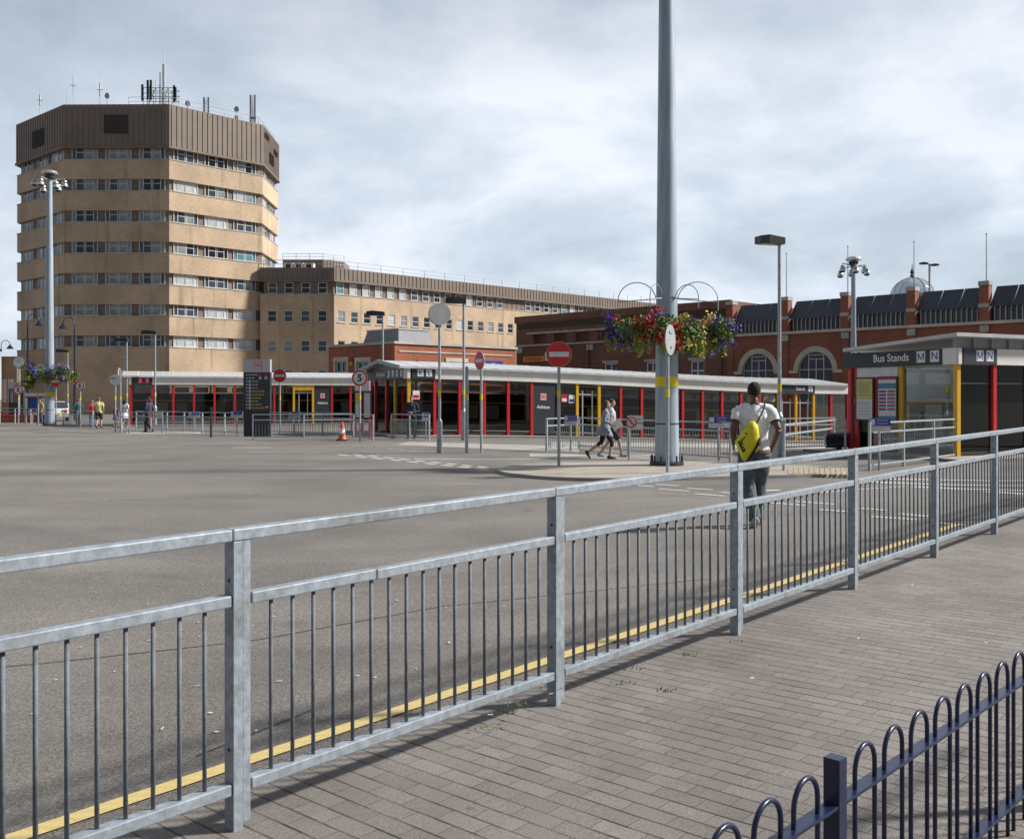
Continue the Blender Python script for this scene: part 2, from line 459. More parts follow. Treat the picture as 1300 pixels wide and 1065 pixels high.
def skynoise(scale, detail, off, rough=.5, dist=0.0):
    mp = node(n, 'ShaderNodeMapping'); mp.inputs['Location'].default_value = off
    lk(n, cmb.outputs[0], mp.inputs[0])
    t = node(n, 'ShaderNodeTexNoise'); t.inputs['Scale'].default_value = scale; t.inputs['Detail'].default_value = detail
    t.inputs['Roughness'].default_value = rough; t.inputs['Distortion'].default_value = dist
    lk(n, mp.outputs[0], t.inputs['Vector'])
    return t.outputs['Fac']
def skyramp(f, stops):
    r = node(n, 'ShaderNodeValToRGB'); e = r.color_ramp.elements
    while len(e) < len(stops): e.new(.5)
    for i, (p, c) in enumerate(stops): e[i].position = p; e[i].color = (*c, 1)
    lk(n, f, r.inputs['Fac']); return r.outputs['Color']
f1 = skynoise(1.9, 12, (2.2, 14.1, 0), .56, .2)
f2 = skynoise(.9, 5, (9.2, 1.7, 0), .5, .2)
cl = skyramp(f1, [(.35, (4.1, 4.75, 5.4)), (.45, (5.05, 5.65, 6.4)), (.52, (6.0, 6.5, 7.25)), (.60, (7.2, 7.45, 8.0))])
tint = skyramp(f2, [(.34, (.86, .88, .90)), (.6, (1.05, 1.05, 1.05))])
cloud = mul(n, cl, tint)
# sky above view dimmed to deepen shade, thin bright haze towards the horizon
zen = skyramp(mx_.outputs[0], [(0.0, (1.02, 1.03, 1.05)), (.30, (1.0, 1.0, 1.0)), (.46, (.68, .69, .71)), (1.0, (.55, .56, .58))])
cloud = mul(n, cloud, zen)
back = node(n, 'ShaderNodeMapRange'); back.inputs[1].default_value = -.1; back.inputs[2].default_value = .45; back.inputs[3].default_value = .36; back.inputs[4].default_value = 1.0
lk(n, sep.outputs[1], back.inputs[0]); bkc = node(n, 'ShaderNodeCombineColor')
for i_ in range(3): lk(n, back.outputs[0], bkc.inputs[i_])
cloud = mul(n, cloud, bkc.outputs[0])      # unseen sky behind the camera dimmed to deepen shade on front faces
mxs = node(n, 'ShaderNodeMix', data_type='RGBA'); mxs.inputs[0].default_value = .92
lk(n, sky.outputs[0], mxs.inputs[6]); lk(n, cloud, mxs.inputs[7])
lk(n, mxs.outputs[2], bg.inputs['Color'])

S.view_settings.view_transform = 'Standard'; S.view_settings.look = 'None'
S.view_settings.exposure = .36; S.view_settings.gamma = 1
S.cycles.max_bounces = 6; S.cycles.transparent_max_bounces = 16; S.cycles.diffuse_bounces = 3
# ------------------------------------------------------------------ people
def fuse(mb, name, mat, parent, voxel, smooth=4, noise_amp=0.0, noise_scale=.12, seed=0, stretch=None):
    """melt the overlapping pieces of mb into one continuous skin"""
    me = mb.mesh(name, mat)
    tmp = bpy.data.objects.new('melt', me); COL.objects.link(tmp)
    m = tmp.modifiers.new('r', 'REMESH'); m.mode = 'VOXEL'; m.voxel_size = voxel; m.use_smooth_shade = True
    if smooth: s = tmp.modifiers.new('s', 'SMOOTH'); s.factor = .5; s.iterations = smooth
    dg = bpy.context.evaluated_depsgraph_get()
    out = bpy.data.meshes.new_from_object(tmp.evaluated_get(dg)); out.name = name
    bpy.data.objects.remove(tmp); bpy.data.meshes.remove(me)
    if noise_amp:
        off = V((seed * 3.1, seed * 1.7, 0)); ns = [V(v.normal) for v in out.vertices]; cs = [V(v.co) for v in out.vertices]; nw = []
        for c, nv in zip(cs, ns):
            q = V(c)
            if stretch: q = V((q.x * stretch[0], q.y * stretch[1], q.z * stretch[2]))
            nw += list(c + nv * (noise_amp * mnoise.noise(q / noise_scale + off) + noise_amp * .5 * mnoise.noise(q / noise_scale * 2.3 + off)))
        out.vertices.foreach_set('co', nw)
    out.materials.clear(); out.materials.append(mat)
    out.polygons.foreach_set('use_smooth', [True] * len(out.polygons))
    o = bpy.data.objects.new(name, out); COL.objects.link(o)
    if parent is not None: o.parent = parent
    return o

def hand(mb, wrist, d, palm_n, side, sc=1.0, curl=.5):
    """palm, four unequal bent fingers and a thumb; d = pointing direction, palm_n = side the fingers curl to, side = thumb side"""
    w_, d, pn, sd = V(wrist), V(d).normalized(), V(palm_n).normalized(), V(side).normalized()
    pc = w_ + d * .055 * sc
    mb.tube([w_ - d * .01, w_ + d * .02 * sc, pc + d * .005, w_ + d * .095 * sc], [(.024 * sc, .018 * sc), (.032 * sc, .017 * sc), (.040 * sc, .016 * sc), (.036 * sc, .013 * sc)], 10, ref=sd)
    for k, (o, l) in enumerate(((.028, .072), (.009, .080), (-.010, .074), (-.028, .058))):
        b = w_ + d * .088 * sc + sd * o * sc; pts = [b]; dd = d.copy()
        for j in range(3):
            a = curl * (.55 + .12 * k + .35 * j); dd = (dd * math.cos(a) + pn * math.sin(a)).normalized(); pts.append(pts[-1] + dd * l * sc * (.42 - .07 * j))
        mb.tube(pts, [.0095 * sc, .009 * sc, .008 * sc, .0065 * sc], 7)
    b = w_ + d * .03 * sc + sd * .03 * sc
    mb.tube([b, b + (d * .5 + sd * .6 + pn * .3).normalized() * .034 * sc, b + (d * .5 + sd * .6 + pn * .3).normalized() * .034 * sc + (d * .8 + sd * .15 + pn * .45).normalized() * .03 * sc], [.012 * sc, .0105 * sc, .008 * sc], 7)

def foot(mb, ankle, heading, r=.045, L=.25, pitch=0.0, top=.0):
    a = V(ankle); f = V((heading[0], heading[1], 0)).normalized(); up = V((0, 0, 1))
    c, s = math.cos(pitch), math.sin(pitch); f2 = f * c - up * s; u2 = up * c + f * s
    o = a - u2 * .05
    mb.tube([o - f2 * .06, o - f2 * .03 + u2 * .01, o + f2 * .05 + u2 * .0, o + f2 * .12 - u2 * .012, o + f2 * .175 - u2 * .018], [(.034, .036), (.042, .048), (.044, .046), (.046, .034), (.030, .022)], 10, ref=f.cross(up))
    mb.tube([a + up * .03, o], [.038, .042], 10)

SKIN = {}
def skin(c):
    if c not in SKIN: SKIN[c] = mk('skin', c, .55, var=.08, scale=20)
    return SKIN[c]
CLO = {}
def cloth(c, nm='cloth', var=.12):
    k = (c, nm)
    if k not in CLO: CLO[k] = mk(nm, c, .85, var=var, scale=14, bump=.25, bscale=260)
    return CLO[k]

def person(label, loc, h, rz, skin_c, top, top_c, bottom, bot_c, hair_c, hair='short', stride=.25, arms=None, shoe_c=(.03, .03, .03), voxel=.013, lean=0.0, wide=1.0, legs=None, hands=True, sleeve='short', group='people at the bus station', head_turn=0.0, belt=None, headdown=0.0):
    """local frame: +y is the way the person faces; built at 1.75 m then scaled"""
    k = h / 1.75; t = thing('person', label, 'person', loc, rz, group); t.scale = (k, k, k)
    W = wide
    L = lambda x, y, z: V((x, y + lean * max(0, z - .9), z))
    hip = {s: V((s * .092 * W, 0, .90)) for s in (-1, 1)}
    if legs is None:
        legs = {1: ((.095, stride * .42 + .05, .50), (.09, stride * .5, .085), 0.0), -1: ((-.095, -stride * .05 + .03, .48), (-.09, -stride * .5, .11), .35 if stride > .1 else 0.0)}
    if arms is None:
        arms = {1: ((.255, -.05, 1.14), (.25, .04, .91)), -1: ((-.255, -.02, 1.14), (-.25, .10, .92))}
    bd = MB()
    sh = {s: L(s * .185 * W, -.005, 1.425) for s in (-1, 1)}
    torso_pts = [L(0, 0, .84), L(0, 0, .93), L(0, .0, 1.07), L(0, .005, 1.22), L(0, .0, 1.34), L(0, -.01, 1.42), L(0, -.01, 1.47)]
    torso_r = [(.12 * W, .09), (.16 * W, .112), (.135 * W, .098), (.155 * W, .112), (.172 * W, .114), (.145 * W, .085), (.07, .06)]
    bd.tube(torso_pts, torso_r, 16, ref=(1, 0, 0))
    nb_ = L(0, -.005, 1.46); hc = L(0, .022, 1.645)
    bd.tube([nb_, L(0, .008, 1.56)], [.058, .052], 12)
    X = Matrix.Rotation(head_turn, 3, 'Z') @ Matrix.Rotation(headdown, 3, 'X')
    def Hd(x, y, z): return hc + X @ V((x, y, z))
    bd.ell(hc + X @ V((0, -.005, .012)), (.074, .094, .100), 14, 10, X=X); bd.ell(Hd(0, .035, -.055), (.054, .058, .06), 12, 8, X=X)
    bd.tube([Hd(0, .086, .015), Hd(0, .112, -.022), Hd(0, .088, -.035)], [.009, .015, .012], 8)
    bd.ell(Hd(0, .084, -.066), (.024, .012, .009), 8, 6, X=X); bd.ell(Hd(0, .078, .028), (.05, .014, .012), 8, 6, X=X)
    for s in (-1, 1): bd.ell(Hd(s * .074, -.002, -.008), (.012, .022, .032), 8, 6, X=X)
    for s in (-1, 1):
        el, ha = V(arms[s][0]), V(arms[s][1])
        bd.tube([sh[s], sh[s].lerp(el, .5), el], [.055, .047, .039], 10); bd.tube([el, el.lerp(ha, .4), ha], [.040, .037, .026], 10)
        d = (ha - el).normalized()
        if hands:
            pn = V((-s, 0, 0)) - d * V((-s, 0, 0)).dot(d); sd = d.cross(pn) * (1 if True else -1)
            if sd.y < 0: sd = -sd
            hand(bd, ha, d, pn, sd, 1.0, .45)
        kn, an, pt = V(legs[s][0]), V(legs[s][1]), legs[s][2]
        bd.tube([hip[s], hip[s].lerp(kn, .5), kn], [.09, .074, .056], 12); bd.tube([kn, kn.lerp(an, .35), an], [.056, .053, .036], 12)
        foot(bd, an, (0, 1), pitch=pt)
    body = fuse(bd, 'body', skin(skin_c), t, voxel, 3)
    for s in (-1, 1):
        e = MB(); e.ell(Hd(s * .031, .083, .010), (.012, .008, .007), 8, 6, X=X); eo = e.build('eye', M['black'], None); eo.parent = t
    # clothes follow the same skeleton, a little proud of the skin
    tb = MB(); g_ = .014
    def grow(rs, g): return [(a + g, b + g) for a, b in rs]
    hem = {'shirt': 1, 'jacket': 1, 'dress': 1, 'tunic': 1}
    z_lo = (.925 if belt else .88) if top in ('shirt', 'vest') else .84
    pts = [L(0, 0, z_lo)] + torso_pts[2:]; rs = grow([(.163 * W, .115)] + torso_r[2:], .022 if top == 'jacket' else g_)
    tb.tube(pts, rs, 18, ref=(1, 0, 0))
    if top in ('dress', 'tunic'):
        hz = .62 if top == 'dress' else .70
        tb.tube([L(0, 0, 1.08), L(0, -.01, .95), L(0, -.02, .82), L(0, -.03, hz)], [(.15 * W, .118), (.19 * W, .17), (.22 * W, .225), (.25 * W, .285)], 20, ref=(1, 0, 0))
    if top != 'vest':
        for s in (-1, 1):
            el, ha = V(arms[s][0]), V(arms[s][1])
            e = .076 if top == 'jacket' else .072
            if sleeve == 'short': tb.tube([sh[s] - V((s * .03, 0, .012)), sh[s] + V((s * .012, 0, -.03)), sh[s].lerp(el, .35), sh[s].lerp(el, .62)], [.062, .066, .067, .063], 12)
            else: tb.tube([sh[s] - V((s * .05, 0, -.005)), sh[s] + V((s * .004, 0, -.02)), sh[s].lerp(el, .5), el, el.lerp(ha, .5), el.lerp(ha, .96)], [e, e, .066, .057, .050, .042], 12)
        tb.tube([L(0, -.012, 1.42), L(0, -.008, 1.485)], [(.13, .085), (.070, .066)], 14, ref=(1, 0, 0))
    for s in (-1, 1): tb.tube([L(0, -.012, 1.455), sh[s].lerp(L(0, -.01, 1.45), .4) + V((0, 0, .012)), sh[s] + V((0, 0, -.012))], [.062, .062, .066], 12)
    fuse(tb, 'jacket' if top == 'jacket' else ('dress' if top in ('dress', 'tunic') else 'shirt'), cloth(top_c, 'cloth top'), t, voxel, 3, .012, .10, len(label), (1, 1, .6))
    if bottom:
        pb = MB()
        pb.tube([L(0, 0, 1.0), L(0, 0, .93), L(0, 0, .84)], [(.158 * W, .112), (.172 * W, .126), (.165 * W, .118)], 18, ref=(1, 0, 0))
        for s in (-1, 1):
            kn, an, pt = V(legs[s][0]), V(legs[s][1]), legs[s][2]
            if bottom == 'trousers': pb.tube([hip[s], hip[s].lerp(kn, .5), kn, kn.lerp(an, .5), an + V((0, 0, -.02))], [.106 * W, .098 * W, .084 * W, .080, .078], 14)
            elif bottom == 'shorts': pb.tube([hip[s], hip[s].lerp(kn, .5), kn.lerp(hip[s], .08)], [.108, .105, .098], 14)
            elif bottom == 'leggings': pb.tube([hip[s], hip[s].lerp(kn, .5), kn, kn.lerp(an, .30)], [.097, .082, .065, .060], 14)
        fuse(pb, bottom, cloth(bot_c, 'cloth bottom', .2), t, voxel, 3, .009, .10, len(label) + 2, (1, 1, .7))
    hb = MB()
    hb.ell(Hd(0, -.016, .028), (.083, .098, .100), 14, 10, X=X)
    if hair == 'long': hb.tube([Hd(0, -.05, .06), Hd(0, -.085, -.03), Hd(0, -.095, -.14), Hd(0, -.09, -.24)], [(.07, .05), (.086, .05), (.08, .04), (.045, .025)], 12, ref=(1, 0, 0)); [hb.tube([Hd(s * .06, -.02, .05), Hd(s * .078, -.01, -.04), Hd(s * .07, -.02, -.13)], [.03, .026, .014], 8) for s in (-1, 1)]
    if hair == 'hood': hb.ell(Hd(0, -.07, -.09), (.11, .08, .08), 12, 8)
    # keep the face clear of hair: cut the front of the cap
    ho = fuse(hb, 'hair', cloth(hair_c, 'hair', .3), t, voxel, 2, .004, .04, 3)
    bm = bmesh.new(); bm.from_mesh(ho.data); fd = X @ V((0, 1, 0)); ud = X @ V((0, 0, 1))
    dele = [v for v in bm.verts if (v.co - hc).dot(fd) > .045 + (0 if (v.co - hc).dot(ud) < .055 else .05) and (v.co - hc).dot(ud) < .085 or (hair == 'short' and (v.co - hc).dot(ud) < -.035 and (v.co - hc).dot(fd) > -.06)]
    bmesh.ops.delete(bm, geom=dele, context='VERTS'); bm.to_mesh(ho.data); bm.free()
    for s in (-1, 1):
        sb = MB(); an, pt = V(legs[s][1]), legs[s][2]
        f = V((0, 1, 0)); up = V((0, 0, 1)); c, sn = math.cos(pt), math.sin(pt); f2 = f * c - up * sn; u2 = up * c + f * sn; o = an - u2 * .045
        sb.tube([o - f2 * .075, o - f2 * .04 + u2 * .008, o + f2 * .05, o + f2 * .13 - u2 * .008, o + f2 * .195 - u2 * .016], [(.038, .036), (.049, .052), (.050, .050), (.052, .038), (.036, .024)], 12, ref=(1, 0, 0))
        sb.tube([an + up * .03, o], [.046, .05], 12)
        fuse(sb, 'shoe', cloth(shoe_c, 'shoe'), t, .011, 2)
    return t, Hd, sh

# man in white, walking away from us
gm = G(957.5, 667.5)
legs = {1: ((.085, .13, .50), (.06, .10, .088), 0.0), -1: ((-.07, .02, .48), (-.03, -.22, .115), .42)}
arms = {-1: ((-.272, -.10, 1.19), (-.235, .10, 1.0)), 1: ((.272, -.11, 1.19), (.232, .085, .965))}
man, Hm, shm = person('man in white T-shirt with yellow sling bag walking away beyond the railing', gm, 1.80, R(-4), (.135, .068, .04), 'shirt', (.78, .78, .80), 'trousers', (.085, .105, .115), (.012, .010, .009),
    stride=.3, arms=arms, legs=legs, voxel=.0085, shoe_c=(.38, .36, .34), wide=1.08, belt=True, group='pedestrians crossing the station')
# dark sleeve and collar trims
tr = MB()
for s in (-1, 1):
    el = V(arms[s][0]); a, b = shm[s].lerp(el, .585), shm[s].lerp(el, .65); tr.tube([a, b], [.0655, .0640], 16, cap=False)
tr.tube([V((0, -.012, 1.478)), V((0, -.008, 1.498))], [(.076, .070), (.068, .063)], 18, cap=False, ref=(1, 0, 0))
o = tr.build('trim', cloth((.03, .03, .05), 'navy trim'), None, smooth=True); o.parent = man
bt = MB(); bt.tube([V((0, 0, .90)), V((0, 0, .932))], [(.197, .142), (.194, .139)], 20, cap=False, ref=(1, 0, 0)); o = bt.build('belt', cloth((.16, .10, .04), 'belt'), None, smooth=True); o.parent = man
# bag: triangular sling bag lying across the small of the back
def bagpt(px, py, y): return V(((px - 957.5) / 100.5, y, (667.5 - py) / 100.5)) * (1.75 / 1.80)
out = [(950.5, 534), (954.5, 534.5), (959, 540), (960.5, 552), (961.5, 562), (957, 572), (949, 580), (942.5, 585), (940, 582), (936, 572), (931, 560), (934.5, 555), (942, 544)]
bag = thing('sling_bag', 'bright yellow and black sling bag on the back of the man in white', 'bag', gm, R(-4)); bag.scale = man.scale
def bagmesh(poly, y0, y1, infl):
    c = sum((bagpt(x, y, 0) for x, y in poly), V()) / len(poly); m_ = MB(); n_ = len(poly); rings = []
    for f, yy in ((1, y0), (1.0, (y0 + y1) / 2), (.93, y1 + (y0 - y1) * .18), (.70, y1), (.35, y1 - infl)):
        rings.append([V(((bagpt(px, py, 0) - c).x * f + c.x, yy, (bagpt(px, py, 0) - c).z * f + c.z)) for px, py in poly])
    for r_ in rings: m_.v += r_
    for k in range(len(rings) - 1):
        for i in range(n_): m_.f.append([k * n_ + i, k * n_ + (i + 1) % n_, (k + 1) * n_ + (i + 1) % n_, (k + 1) * n_ + i]); m_.mi.append(0)
    m_.f += [list(range(n_))[::-1], [(len(rings) - 1) * n_ + i for i in range(n_)]]; m_.mi += [0, 0]
    return m_
M['bagy'] = mk('yellow bag nylon', (.70, .62, .012), .5, var=.10, scale=18, bump=.3, bscale=40)
o = bagmesh(out, -.13, -.25, .012).build('pouch', M['bagy'], None, smooth=True); o.parent = bag
blk = [(960.8, 553), (962.5, 562), (957, 573), (949, 581), (943.5, 585.5), (946.5, 579), (952, 569), (957.5, 558)]
o = bagmesh(blk, -.125, -.262, .006).build('black_panel', cloth((.015, .015, .016), 'black nylon'), None); o.parent = bag
yw = [(961, 563), (956, 571), (953, 576), (954.5, 569), (958, 564)]
o = bagmesh(yw, -.12, -.272, .004).build('side_flash', M['bagy'], None); o.parent = bag
mkb = MB()
def stroke(a, b, w_):
    p, q = bagpt(*a, -.266), bagpt(*b, -.266); mkb.bar(p, q, w_, .012, up=(0, 1, 0)) if False else mkb.bar(p, q, .012, w_, up=(0, -1, 0))
for a, b, w_ in (((942.3, 548.3), (949.5, 556), .004), ((933.5, 559), (939.5, 571.5), .005), ((939.5, 572.5), (947.5, 558.5), .006), ((936, 558), (938.5, 563), .004), ((938.5, 555.5), (941, 560.5), .004), ((941, 553), (944, 558.5), .004), ((936.5, 563.5), (941.5, 559), .004), ((938.2, 567.5), (944.5, 561), .004), ((940.2, 570.5), (943.2, 565.5), .005), ((943.5, 555.5), (946.3, 559.5), .004), ((935, 561), (938, 567), .003), ((937.5, 557), (940.5, 564.5), .003), ((940, 554.5), (943.5, 562), .003), ((935.5, 565), (943, 556.5), .003)):
    p, q = bagpt(*a, -.262), bagpt(*b, -.262); d = q - p; nrm_ = V((-d.z, 0, d.x)).normalized() * w_ * 1.7; mkb.add([p - nrm_, q - nrm_, q + nrm_, p + nrm_, p - nrm_ + V((0, .012, 0)), q - nrm_ + V((0, .012, 0)), q + nrm_ + V((0, .012, 0)), p + nrm_ + V((0, .012, 0))], [(0, 1, 2, 3), (0, 1, 5, 4), (1, 2, 6, 5), (2, 3, 7, 6), (3, 0, 4, 7)])
o = mkb.build('black_print', M['black'], None); o.parent = bag
stp = MB(); stp.tube([bagpt(957, 538, -.17), V((.06, -.155, 1.38)), V((.10, -.125, 1.455)), V((.125, -.03, 1.505)), V((.10, .08, 1.44)), V((.0, .145, 1.28)), V((-.12, .13, 1.08))], .009, 6)
o = stp.build('strap', cloth((.02, .02, .022), 'strap'), None, smooth=True); o.parent = bag

# two women walking to the right
gw = G(768, 582.5)
lw_ = {1: ((.09, .20, .50), (.085, .13, .085), 0.0), -1: ((-.085, -.10, .50), (-.08, -.50, .20), .95)}
aw = {1: ((.215, -.04, 1.14), (.18, .20, 1.04)), -1: ((-.215, .02, 1.14), (-.19, .22, 1.05))}
wom, Hw, shw = person('woman in grey tunic and black leggings carrying papers, walking', gw, 1.60, R(-90), (.50, .31, .23), 'tunic', (.25, .26, .33), 'leggings', (.014, .014, .016), (.11, .06, .035), 'long',
    arms=aw, legs=lw_, voxel=.011, shoe_c=(.09, .045, .03), sleeve='long', lean=.05, wide=.86, group='pedestrians crossing the station')
pq = wom.matrix_basis @ V((.15, .33, 1.03)); pm_ = MB(); X = Matrix.Translation(pq) @ Matrix.Rotation(R(-28), 4, 'Y')
pm_.box(-.13, .15, -.006, .006, -.12, .12, 0, X); pm_.box(-.12, .14, -.011, -.0065, -.11, .11, 1, X); tag(pm_.build('papers', [M['ivory'], M['white']], loc=pq), 'sheaf of white papers held by the woman in grey', 'papers')
gw2 = G(772, 582); gw2 = V((gw2.x + .15, gw2.y + .6, zg(gw2.x, gw2.y + .75)))
lw2 = {1: ((.09, .22, .51), (.085, .30, .09), -.15), -1: ((-.085, -.05, .49), (-.08, -.34, .10), .2)}
person('woman in white top and dark skirt walking behind the woman in grey', gw2, 1.64, R(-90), (.48, .30, .22), 'shirt', (.66, .64, .68), 'shorts', (.03, .03, .035), (.09, .055, .035), 'short',
    legs=lw2, voxel=.012, shoe_c=(.30, .31, .33), wide=.85, group='pedestrians crossing the station')
# guard standing by the central shelter
gg = G(522.5, 557); ag = {1: ((.30, -.05, 1.16), (.10, .20, 1.10)), -1: ((-.29, -.05, 1.14), (-.06, .20, 1.08))}
person('guard in dark navy jacket standing by the yellow shelter post, arms folded', gg, 1.78, R(178), (.35, .21, .15), 'jacket', (.020, .026, .045), 'trousers', (.010, .010, .012), (.06, .06, .06), 'short',
    stride=.0, arms=ag, voxel=.012, sleeve='long', wide=1.1, group='people near the shelters', legs={1: ((.12, .03, .49), (.15, .0, .085), 0), -1: ((-.11, .02, .49), (-.13, .02, .085), 0)})
# people around the far left shelter
def gp(px, py): return G(px, py)
person('man in pale yellow T-shirt and dark shorts walking away at far left', gp(125.5, 543.5), 1.76, R(12), (.45, .28, .2), 'shirt', (.62, .62, .27), 'shorts', (.055, .055, .045), (.16, .12, .08), stride=.35, wide=1.15, group='people near the shelters', shoe_c=(.05, .04, .04))
person('person in red top and jeans beside the man in yellow', gp(117, 542), 1.60, R(20), (.45, .28, .2), 'shirt', (.62, .035, .07), 'trousers', (.06, .09, .14), (.25, .2, .15), stride=.3, group='people near the shelters')
person('woman in white dress walking behind the grey sign posts', gp(158.5, 544), 1.66, R(-10), (.42, .26, .19), 'dress', (.66, .66, .74), None, None, (.03, .018, .014), 'long', stride=.3, group='people near the shelters', sleeve='short', shoe_c=(.4, .4, .42))
person('child in purple top walking beside the woman in white dress', gp(147.5, 543), 1.28, R(-10), (.42, .26, .19), 'dress', (.10, .06, .19), None, None, (.03, .018, .014), stride=.25, group='people near the shelters')
person('young man in navy hooded top and black trousers walking left', gp(189, 549), 1.78, R(70), (.40, .25, .18), 'jacket', (.035, .04, .085), 'trousers', (.014, .014, .018), (.05, .035, .025), 'hood', stride=.5, sleeve='long', group='people near the shelters', headdown=-.2)
person('person in blue dungarees and yellow top at the far left', gp(51, 538.5), 1.70, R(160), (.45, .28, .2), 'shirt', (.45, .30, .08), 'trousers', (.05, .075, .14), (.07, .045, .03), stride=.15, group='people near the shelters')
person('person in teal jacket behind the far railings', gp(99.5, 541.5), 1.68, R(30), (.45, .28, .2), 'jacket', (.04, .12, .13), 'trousers', (.03, .035, .05), (.20, .13, .09), stride=.2, sleeve='long', group='people near the shelters')
# ------------------------------------------------------------------ ground
def axis(a, b, dense, step, coarse):
    out = [a]
    while out[-1] < b:
        x = out[-1]; nxt = x + (step if dense[0] <= x < dense[1] else coarse)
        if x < dense[0] < nxt: nxt = dense[0]
        out.append(min(b, nxt))
    return out
xs = axis(-700, 700, (-44, 44), .5, 41); ys = axis(-30, 900, (-2, 70), .5, 46)
g = MB()
for y in ys:
    for x in xs: g.v.append(V((x, y, zg(x, y))))
nx = len(xs)
for j in range(len(ys) - 1):
    for i in range(nx - 1): g.f.append([j * nx + i, j * nx + i + 1, (j + 1) * nx + i + 1, (j + 1) * nx + i]); g.mi.append(0)
tag(g.build('road_surface', M['asphalt'], smooth=True), None, None, kind='structure')

def drape(mb, a, b, wd, dz, mi=0, step=.7):
    a, b = V((a[0], a[1], 0)), V((b[0], b[1], 0)); d = b - a; L = d.length; k = max(1, int(L / step)); d.normalize()
    nrm = V((-d.y, d.x, 0)) * wd / 2
    for i in range(k):
        p, q = a + d * (L * i / k), a + d * (L * (i + 1) / k)
        c = [p - nrm, q - nrm, q + nrm, p + nrm]
        mb.quad(*[V((v.x, v.y, zg(v.x, v.y) + dz)) for v in c], mi)

def drape_poly(mb, pts, dz, n=10, m=14, mi=0):
    """quad patch through four corners (xy), draped on the ground"""
    A, B, C_, D_ = [V((p[0], p[1], 0)) for p in pts]
    base = len(mb.v)
    for j in range(m + 1):
        for i in range(n + 1):
            p = (A.lerp(B, i / n)).lerp(D_.lerp(C_, i / n), j / m)
            mb.v.append(V((p.x, p.y, zg(p.x, p.y) + dz)))
    for j in range(m):
        for i in range(n):
            a = base + j * (n + 1) + i
            mb.f.append([a, a + 1, a + n + 2, a + n + 1]); mb.mi.append(mi)

# pavement on the near side of the railing, kerb, yellow line
pv = MB(); NS, NT = 60, 16
for i in range(NS + 1):
    for j in range(NT + 1):
        s = -9 + 50 * i / NS; t = -.28 + 13 * j / NT
        p = R0 + RU * s + RN * t; pv.v.append(V((p.x, p.y, zp(p.x, p.y))))
for i in range(NS):
    for j in range(NT):
        a = i * (NT + 1) + j; pv.f.append([a, a + NT + 1, a + NT + 2, a + 1]); pv.mi.append(0)
tag(pv.build('pavement', M['pavers'], smooth=True), None, None, kind='structure')
kb = MB()
s = -9.0
while s < 41:
    e = s + .908
    p = [rail_pt(s, -.405), rail_pt(e, -.405), rail_pt(e, -.284), rail_pt(s, -.284)]
    z = [zp(q.x, q.y) + .002 for q in p]
    lo = [V((q.x, q.y, zz - .3)) for q, zz in zip(p, z)]
    ch = [V((q.x, q.y, zz)) for q, zz in zip(p, z)]
    kb.add(lo + ch, [(0, 1, 5, 4), (1, 2, 6, 5), (2, 3, 7, 6), (3, 0, 4, 7), (4, 5, 6, 7)])
    s += .914
tag(kb.build('kerb', M['kerb']), None, None, kind='structure')
yl = MB()
for k in range(26):
    s0 = -9 + k * .75
    if s0 > 7.6: break
    a, b = rail_pt(s0, -.595), rail_pt(s0 + .752, -.595); drape(yl, a, b, .10, .007)
tag(yl.build('yellow_line', M['ypaint'], fix=False), None, None, kind='structure')

mk_ = MB()
def dash(x0, y0, x1, y1, wd=.13, mi=0):
    drape(mk_, G(x0, y0), G(x1, y1), wd, .006, mi)
for k in range(9):            # double give-way dashes running to the island tip
    f = k / 8.6
    a = G(430 + 188 * f, 577.2 + 19 * f); b = G(430 + 188 * (f + .072), 577.2 + 19 * (f + .072))
    drape(mk_, a, b, .16, .006)
    a = G(448 + 170 * f, 576.8 + 17 * f); b = G(448 + 170 * (f + .072), 576.8 + 17 * (f + .072))
    drape(mk_, a, b, .16, .006)
for k in range(7):            # fainter dashes further back
    f = k / 7; dash(432 + 103 * f, 564 + 10 * f, 432 + 103 * (f + .09), 564 + 10 * (f + .09), .14, 1)
dash(526, 582.8, 735, 582.6, .17); dash(385, 575.4, 440, 575.6, .15, 1); dash(60, 545, 170, 552, .2, 1); dash(170, 552.5, 260, 558, .2, 1)
for x0, y0, x1, y1 in ((802, 616, 830, 618), (837, 621, 875, 623.5), (882, 627, 921, 630), (930, 633.5, 966, 637), (978, 638.5, 1023, 642), (1040, 647, 1080, 650), (1106, 656, 1164, 660), (1192, 664, 1222, 667.5),
                       (832, 615.2, 863, 617), (872, 620, 905, 622), (915, 625, 948, 628), (960, 631, 1000, 634), (1010, 637, 1060, 640.5), (1090, 645.5, 1125, 648), (1142, 652.5, 1180, 656)):
    dash(x0, y0, x1, y1, .105)
dash(948, 633, 1152, 617.5, .10); dash(935, 624, 990, 622.5, .2)
dash(296, 568.4, 345, 568.6, .16)
tag(mk_.build('road_markings', [M['wpaint'], M['wfade']], fix=False), None, None, kind='structure')
zb = MB()
for (x0, y0, x1, y1, wd) in ((1098, 607.5, 1330, 610, .34), (1104, 612, 1335, 616.5, .34), (1160, 618, 1340, 624, .34), (1255, 624.5, 1345, 631, .34)):
    drape(zb, G(x0, y0), G(x1, y1), wd, .006)
tag(zb.build('crossing_stripes', M['wpaint'], fix=False), None, None, kind='structure')
sm = MB()
for (x0, y0, x1, y1) in ((-30, 850, 330, 812), (330, 812, 560, 770), (0, 642, 330, 628), (830, 628, 900, 634), (400, 900, 250, 960), (560, 770, 900, 735)):
    drape(sm, G(x0, y0), G(x1, y1), .014, .0045, step=.5)
tag(sm.build('tar_seam', M['tar'], fix=False), None, None, kind='structure')

